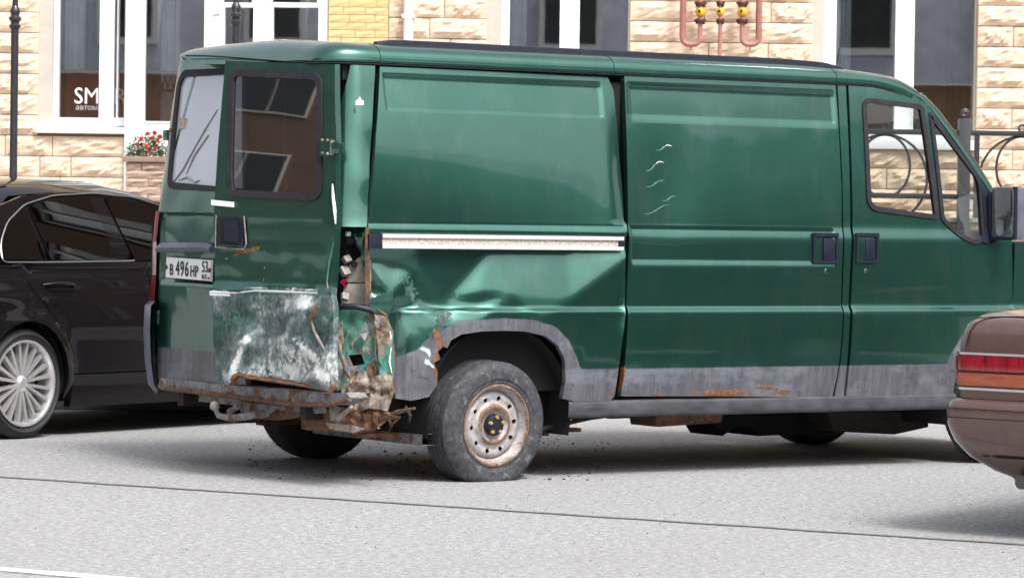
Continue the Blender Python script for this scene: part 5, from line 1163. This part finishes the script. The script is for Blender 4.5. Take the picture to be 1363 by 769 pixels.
# hanging things between the axles
def under(px, vv, th, mat, name):
    P = [hit(a, b, (0, 1), lambda z: vv) for a, b in px]
    return panel(name, [(p.x, p.z) for p in P], lambda a, z: (a, vv + .01 * nz(a, z, 0, 8, 3), z), (0, 1, 0), M[mat], van, res=.05, thick=th)
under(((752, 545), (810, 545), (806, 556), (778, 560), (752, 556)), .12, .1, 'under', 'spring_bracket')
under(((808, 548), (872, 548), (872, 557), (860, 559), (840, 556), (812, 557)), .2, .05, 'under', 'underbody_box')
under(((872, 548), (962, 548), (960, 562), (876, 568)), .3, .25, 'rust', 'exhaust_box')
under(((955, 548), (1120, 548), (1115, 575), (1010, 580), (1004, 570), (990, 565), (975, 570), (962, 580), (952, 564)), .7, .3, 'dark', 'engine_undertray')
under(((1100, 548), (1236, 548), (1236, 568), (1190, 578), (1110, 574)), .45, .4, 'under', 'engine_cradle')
MB().tube([(0.42, .2, .24), (.8, .17, .31)], .012, 8).tube([(.35, .25, .2), (.62, .22, .25)], .008, 8).build('handbrake_cable', M['under'], van)
MB().tube([(.9, .8, .3), (3.1, .9, .3)], .028, 8).build('exhaust_pipe', M['rust'], van)
# ================================================================== THE BLACK SALOON
M['blackpaint'] = simple('black_car_paint', (.006, .005, .006), .03, 0, var=.1, spec=.26)
M['gloss'] = simple('gloss_black_trim', (.008, .008, .009), .12, coat=.5)
M['alloy'] = simple('silver_alloy', (.72, .71, .72), .28, .75, var=.08)
BY = math.radians(55); BO = ground(35, 584)
car = empty('car', (BO.x, BO.y, 0), BY, 'glossy black saloon car with silver multi spoke wheels parked left of the van', 'car')
RB = Matrix.Rotation(-BY, 3, 'Z'); BRO = RB @ (Vector((0, 0, CH)) - Vector((BO.x, BO.y, 0)))
def binset(z):
    if z > 1.02: return .035 + .45 * (z - 1.02) * (1 + .4 * (z - 1.02))
    y = .03 + .012 * sstep(.3, .5, z) - .045 * math.sin(min(1, max(0, (z - .25) / .75)) * PI) ** 1.2
    return y + .03 * sstep(.93, 1.03, z) + .05 * max(0, (.3 - z) / .2)
def bflare(u, z): return -.022 * math.exp(-((math.hypot(u, z - .33) - .36) / .05) ** 2) - .022 * math.exp(-((math.hypot(u - 2.75, z - .33) - .36) / .05) ** 2)
def BS(px, py):
    r = RB @ ray(px, py); z = 1.
    for _ in range(8): t = (binset(z) - BRO.y) / r.y; z = BRO.z + r.z * t
    q = BRO + r * t; return (q.x, q.z)
def BP(l): return [BS(*p) for p in l]
def by(u, z):
    y = binset(z) + bflare(u, z)
    y -= .008 * math.exp(-((z - (.80 + .03 * u)) / .012) ** 2) + .0   # shoulder crease
    if z < .95: y += .06 * max(0, (-.7 - u) / .4) ** 2 + .12 * max(0, (u - 3.1) / .5) ** 2
    return y
def arc(c, r, a0, a1, n=16, zc=.33): return [(c + r * math.cos(t), zc + r * math.sin(t)) for t in np.linspace(a0, a1, n)]
BWD = 1.80
doorb, doorlow = BS(97, 497), BS(97, 470)
seam = BP([(14, 353), (24, 362), (38, 378), (53, 398), (70, 420), (84, 440), (93, 458)]) + [doorlow, doorb]
ub = BS(186, 349)[0]
belt = BS(80, 349)[1]
wing = [(-1.08, .5), (-1.06, .93), (-.8, 1.0), (-.3, belt)] + seam + [(doorb[0] - .01, .22)] + arc(0, .352, -.3, PI + .3) + [(-.95, .25)]
rdoor = [(p[0] + .006, p[1]) for p in seam] + [(ub + .1, doorb[1]), (ub + .1, .6), (ub + .02, belt - .0), (BS(40, 349)[0], belt)]
fdoor = [(ub + .106, doorb[1]), (ub + .106, .6), (ub + .026, belt), (ub + .95, belt - .02), (ub + 1.2, .95), (ub + 1.15, .6), (ub + 1.0, doorb[1])]
fw = [(ub + 1.006, doorb[1]), (ub + 1.156, .6), (ub + 1.206, .95), (2.9, .92), (3.4, .8), (3.55, .6), (3.5, .25)] + arc(2.75, .352, -.3, PI + .3)
skirt = [(doorb[0] - .02, .17), (doorb[0] - .0, doorb[1] - .007), (2.37, doorb[1] - .007), (2.37, .17)]
for side_ in (0, 1):
    mp = (lambda u, z: (u, by(u, z), z)) if not side_ else (lambda u, z: (u, BWD - by(u, z), z)); iw = (0, 1, 0) if not side_ else (0, -1, 0); rs = .035 if not side_ else .07
    panel('rear_wing', wing, mp, iw, M['blackpaint'], car, res=rs, thick=.03); rdo = panel('rear_door', rdoor, mp, iw, M['blackpaint'], car, res=rs, thick=.03)
    panel('front_door', fdoor, mp, iw, M['blackpaint'], car, res=rs, thick=.03); panel('front_wing', fw, mp, iw, M['blackpaint'], car, res=.05, thick=.03)
    panel('side_skirt', skirt, (lambda u, z: (u, binset(.3) - .012 + .1 * max(0, .25 - z), z)) if not side_ else (lambda u, z: (u, BWD - binset(.3) + .012, z)), iw, M['blackpaint'], car, res=.05, thick=.05)
    gh = [(-.62, 1.0), (-.34, 1.19), (-.05, 1.34), (.2, 1.405), (.6, 1.435), (1.1, 1.43), (1.5, 1.37), (2.1, 1.1), (2.35, belt - .03), (1., belt - .012), (0, belt - .012)]
    mg = (lambda u, z: (u, binset(z) + .012, z)) if not side_ else (lambda u, z: (u, BWD - binset(z) - .012, z))
    panel('greenhouse', gh, mg, iw, M['blackpaint'], car, res=.06, thick=.02)
    if not side_:
        win = rpoly(BP([(4, 345), (3, 322), (12, 297), (34, 276), (70, 265), (119, 262), (158, 346)]), .03); 
        q1 = BP([(4, 345), (3, 322), (12, 297), (33, 277), (62, 346)]); q2 = BP([(38, 275), (70, 265), (119, 262), (156, 346), (68, 346)]); q3 = BP([(139, 263), (175, 267), (203, 274)]) + [(1.62, 1.27), (2.05, belt + .06), (2.1, belt + .01)] + [BS(180, 346)]
        for q in (q1, q2, q3): panel('window', rpoly(q, .02), lambda u, z: (u, binset(z) + .002, z), (0, 1, 0), M['carglass'], car, res=.08, thick=.006)
        tr_ = BP([(180, 347), (62, 349), (2, 349), (0, 322), (9, 295), (32, 272), (70, 260), (124, 257), (176, 262), (203, 270)]) + [(1.66, 1.3)]
        MB().tube([(u, binset(z) - .004, z) for u, z in rpoly(tr_, .05)[3:-3]], .0045, 6).build('chrome_trim', simple('satin_trim', (.35, .35, .36), .3, .8), car)
        hp = [BS(x_, y_) for x_, y_ in ((57, 379), (66, 377), (90, 377), (97, 381))]; yv = binset(.88) - .02
        MB().tube([(hp[0][0], yv + .02, hp[0][1])] + [(h_[0], yv - .015, h_[1]) for h_ in hp[1:3]] + [(hp[3][0], yv + .02, hp[3][1])], [.008, .014, .014, .01], 8).build('handle', M['blackpaint'], rdo)
# top of the car: bonnet, windscreen, roof, rear glass, boot
st = [(-1.12, .10, .45, .0), (-1.12, .10, .8, .02), (-1.06, .08, .96, .02), (-.85, .07, 1.02, .03), (-.62, .08, 1.03, .03), (-.34, .16, 1.19, .05), (-.05, .25, 1.34, .06), (.2, .30, 1.405, .075), (.6, .32, 1.435, .085), (1.1, .32, 1.43, .085), (1.5, .28, 1.37, .08), (2.1, .14, 1.1, .06), (2.35, .1, 1.0, .04), (3.1, .12, .87, .05), (3.45, .2, .72, .04), (3.58, .28, .5, .02), (3.58, .28, .25, .0)]
v = []; n = 14
for u, e_, z, cr in st:
    for i in range(n + 1):
        t = i / n; v.append((u + .06 * ((2 * t - 1) ** 4) * (1 if u < 0 else -1), e_ + (BWD - 2 * e_) * t, z + cr * (1 - (2 * t - 1) ** 4)))
k = n + 1
def tops(name, a, b, mat):
    vv = v[a * k:(b + 1) * k]; return mesh(name, vv, [(j * k + i, j * k + i + 1, (j + 1) * k + i + 1, (j + 1) * k + i) for j in range(b - a) for i in range(n)], M[mat], car)
tops('boot_lid', 0, 4, 'blackpaint'); tops('rear_window', 4, 6, 'carglass'); tops('roof', 6, 10, 'blackpaint'); tops('windscreen', 10, 12, 'carglass'); tops('bonnet', 12, 16, 'blackpaint')
MB().box((-.95, .12, .2), (3.4, BWD - .12, .45)).box((-.9, .12, .45), (.0, BWD - .12, .9)).box((2.3, .12, .45), (3.3, BWD - .12, .8)).box((.38, .12, .45), (2.3, .2, .95)).build('underbody', M['dark'], car, smooth=False)
for a_, b_3 in ((.55, .35), (.55, 1.1), (1.5, .3), (1.5, 1.1)): MB().box((a_, b_3, .5), (a_ + .14, b_3 + .5, 1.28), bev=.06).build('seat', M['dark'], car)
def alloy_wheel(parent, loc, rot=0, R=.322, Wd=.225, rr=.245):
    e = empty('wheel', loc, rot); e.parent = parent; o = -Wd / 2
    tyre_mesh(R, Wd, rr, 0, tread=4).build('tyre', M['darkrubber'], e, edge=50)
    MB().lathe([(rr + .006, o + .0), (rr + .006, o - .008), (rr - .006, o - .008), (rr - .012, o + .01), (rr - .02, o + .03), (rr - .03, Wd / 2)], None, 48).build('rim', M['alloy'], e)
    mb = MB().lathe([(0, o + .008), (.028, o + .008), (.034, o + .014), (.05, o + .024), (.056, o + .05), (.05, o + .07)], None, 30)
    for i in range(10):
        for dlt in (-.12, .12):
            a0 = 2 * PI * i / 10 + PI / 2 + dlt * .7; a1 = 2 * PI * i / 10 + PI / 2 + dlt * 1.25
            def P(r, a, y, w_): return [(r * math.cos(a) - w_ * math.sin(a), y, r * math.sin(a) + w_ * math.cos(a)), (r * math.cos(a) + w_ * math.sin(a), y, r * math.sin(a) - w_ * math.cos(a))]
            A = P(.05, a0, o + .02, .008) + P(rr - .01, a1, o + .008, .0105); Bk = P(.05, a0, o + .05, .010) + P(rr - .01, a1, o + .04, .013)
            mb.add([A[0], A[1], A[3], A[2], Bk[0], Bk[1], Bk[3], Bk[2]], [(0, 1, 2, 3), (0, 4, 5, 1), (3, 2, 6, 7), (0, 3, 7, 4), (1, 5, 6, 2)])
    mb.build('spokes', M['alloy'], e)
    for i in range(5):
        t = 2 * PI * (i + .5) / 5 + PI / 2; MB().lathe([(0, o + .028), (.010, o + .026), (.012, o + .05)], Matrix.Translation((.052 * math.cos(t), 0, .052 * math.sin(t))), 8).build('wheel_bolt', M['plastic'], e)
    MB().lathe([(0, o + .085), (.17, o + .085), (.17, o + .1), (0, o + .1)], None, 30).build('brake_disc', simple('brake_disc_steel', (.25, .18, .14), .4, .6), e)
    MB().lathe([(rr - .03, o + .12), (0, o + .12)], None, 20).build('wheel_well', M['dark'], e); return e
alloy_wheel(car, (0, .13, .322)); alloy_wheel(car, (2.75, .13, .322)); alloy_wheel(car, (0, BWD - .13, .322), PI); alloy_wheel(car, (2.75, BWD - .13, .322), PI)
for uc in (0, 2.75):
    for a_, b_3 in ((.045, .45), (BWD - .05, BWD - .45)):
        v = []
        for i in range(17):
            t = -.3 + (PI + .6) * i / 16
            for yv in (a_, b_3): v.append((uc + .365 * math.cos(t), yv, .33 + .37 * math.sin(t)))
        mesh('wheel_housing', v, [(2 * i, 2 * i + 1, 2 * i + 3, 2 * i + 2) for i in range(16)], M['dark'], car)

# ================================================================== THE BROWN SALOON (its rear left corner)
M['brown'] = simple('metallic_brown_paint', (.125, .07, .058), .3, .35, var=.12, scale=14, coat=.8)
CY_ = math.radians(-37); C0 = atY(1247, 560, 14.3)
br = empty('car', (C0.x, C0.y, 0), CY_, 'brown metallic saloon car with red and amber rear lamp in the right foreground', 'car')
def ring(z, ins, rin, r=.16, y1=4.5, wid=1.76, off=0):
    "plan outline at height z: left flank, corner, tail, corner, right flank"
    i = ins - off; q = rin - off; p = [(i, y1), (i, 3.2), (i, 2.0), (i, 1.2), (i, .6)]
    n = 8
    for k_ in range(n + 1): t = PI / 2 * k_ / n; p.append((i + r * (1 - math.cos(t)) if 0 else i + r - r * math.cos(t), q + r - r * math.sin(t)))
    m = [(wid * f, q - .035 * math.sin(PI * f)) for f in (.15, .2, .3, .4, .5, .6, .7, .8, .85)]
    R_ = [(wid - a, b) for a, b in p[::-1]]
    return [(a, b, z) for a, b in p + m + R_]
BL = [(.22, .20, .26, .2), (.27, .12, .16, .17), (.33, .06, .08, .14), (.40, .022, .025, .12), (.47, .002, .004, .11), (.53, .0, .0, .11), (.56, .004, .004, .11), (.575, .018, .02, .10), (.58, .035, .045, .10)]
BU = [(.582, .045, .055, .08), (.66, .04, .05, .08), (.74, .04, .052, .08), (.80, .043, .056, .08), (.86, .05, .062, .085), (.895, .062, .075, .09), (.915, .085, .10, .10), (.925, .12, .13, .13)]
def loft(name, L, mat, parent=br, off=0, sl=None):
    rings = [ring(z, a, b, r, off=off) for z, a, b, r in L]
    if sl: rings = [q[sl[0]:sl[1]] for q in rings]
    n = len(rings[0]); v = [p for q in rings for p in q]
    return mesh(name, v, [(j * n + i, j * n + i + 1, (j + 1) * n + i + 1, (j + 1) * n + i) for j in range(len(rings) - 1) for i in range(n - 1)], M[mat], parent)
# wheel openings are cut from the flanks by leaving the lower flank to separate pieces
loft('bumper', BL, 'brown', sl=(4, -4)); loft('body', BU, 'brown')
flank = [(.6, .25), (.62, .575), (4.5, .575), (4.5, .25), (3.95, .25)] + [(3.6 + .34 * math.cos(t), .3 + .34 * math.sin(t)) for t in np.linspace(0, PI, 12)] + [(1.34, .25)] + [(1.0 + .34 * math.cos(t), .3 + .34 * math.sin(t)) for t in np.linspace(0, PI, 12)]
flank = [(.6, .25), (.6, .58), (4.5, .58), (4.5, .25)] + [(3.6 + .34 * math.cos(t), .27 + .32 * math.sin(t)) for t in np.linspace(0, PI, 12)] + [(1.05 + .34 * math.cos(t), .27 + .32 * math.sin(t)) for t in np.linspace(0, PI, 12)]
for xx in (.03, 1.73): panel('flank', flank, lambda a, z: (xx, a, z), (1 if xx < 1 else -1, 0, 0), M['brown'], br, res=.08, thick=.03)
loft('bumper_strip', [(.538, .0, .0, .11), (.541, .0, .0, .11)], 'dark', off=.003, sl=(4, -4)); loft('bumper_strip', [(.50, .0, .0, .11), (.503, .0, .0, .11)], 'dark', off=.003, sl=(4, -4))
loft('bumper_groove', [(.335, .057, .076, .18), (.343, .05, .066, .18)], 'dark', off=.003, sl=(4, -4))
M['lampdark'] = simple('dark_lamp_divider', (.05, .006, .008), .3)
lamp_b = loft('tail_light', [(.632, .044, .052, .08), (.765, .04, .053, .08)], 'lampdark', off=.006, sl=(8, 19))
loft('red_lens', [(.70, .041, .051, .08), (.73, .041, .051, .08), (.762, .041, .053, .08)], 'red', lamp_b, off=.011, sl=(8, 19)); loft('amber_lens', [(.636, .044, .052, .08), (.665, .04, .05, .08), (.69, .04, .05, .08)], 'amber', lamp_b, off=.011, sl=(8, 19))
loft('chrome_trim', [(.766, .042, .054, .08), (.776, .042, .054, .08)], 'chrome', off=.009, sl=(7, 22)); loft('chrome_trim', [(.618, .042, .052, .08), (.628, .042, .052, .08)], 'chrome', off=.009, sl=(7, 22))
tq = [ring(z, a, b, r)[12] for z, a, b, r in BU[3:]]
MB().tube([(p[0] - .001, p[1] - .002, p[2]) for p in tq], .0028, 5).build('boot_seam', M['dark'], br)
# boot, cabin, bonnet
st = [(.13, .12, .925, .01), (.3, .09, .945, .02), (.85, .08, .96, .03), (1.25, .13, 1.1, .04), (1.7, .24, 1.33, .06), (2.2, .26, 1.36, .07), (2.9, .24, 1.32, .06), (3.5, .12, 1.0, .04), (3.7, .1, .96, .04), (4.5, .12, .85, .04)]
n = 12; k = n + 1; v = [(e_ + (1.76 - 2 * e_) * i / n, u, z + cr * (1 - (2 * i / n - 1) ** 4)) for u, e_, z, cr in st for i in range(k)]
def tops2(name, a, b, mat): mesh(name, v[a * k:(b + 1) * k], [(j * k + i, j * k + i + 1, (j + 1) * k + i + 1, (j + 1) * k + i) for j in range(b - a) for i in range(n)], M[mat], br)
tops2('boot_lid', 0, 2, 'brown'); tops2('rear_window', 2, 4, 'carglass'); tops2('roof', 4, 6, 'brown'); tops2('windscreen', 6, 7, 'carglass'); tops2('bonnet', 7, 9, 'brown')
for s in (0, 1):
    X_ = lambda a: a if not s else 1.76 - a
    mesh('side_window', [(X_(.09), .9, .93), (X_(.09), 3.6, .93), (X_(.12), 3.5, 1.0), (X_(.24), 2.9, 1.32), (X_(.26), 2.2, 1.36), (X_(.24), 1.7, 1.33), (X_(.13), 1.25, 1.1), (X_(.08), .85, .96)], [tuple(range(8))], M['carglass'], br, smooth=False)
mesh('nose', [(.05, 4.5, .25), (1.71, 4.5, .25), (1.66, 4.5, .88), (.1, 4.5, .88)], [(0, 1, 2, 3)], M['brown'], br)
MB().box((.16, .6, .27), (1.6, 4.45, .5)).build('underbody', M['dark'], br, smooth=False)
for (xx, yy_, rz_) in ((.15, 1.05, -PI / 2), (1.61, 1.05, PI / 2), (.15, 3.6, -PI / 2), (1.61, 3.6, PI / 2)):
    ww = wheel(br, (xx, yy_, .30), .30, .19, .18, 0, 'steel', rot=rz_, tmat='darkrubber'); steel_rim(ww, .18, .19, M['alloy'], False)
MB().tube([(.34, .22, .235), (.34, .8, .24)], .038, 12).tube([(.34, .12, .235), (.34, .25, .235)], .03, 10).build('silencer', simple('dull_silencer', (.12, .12, .13), .5, .4), br)
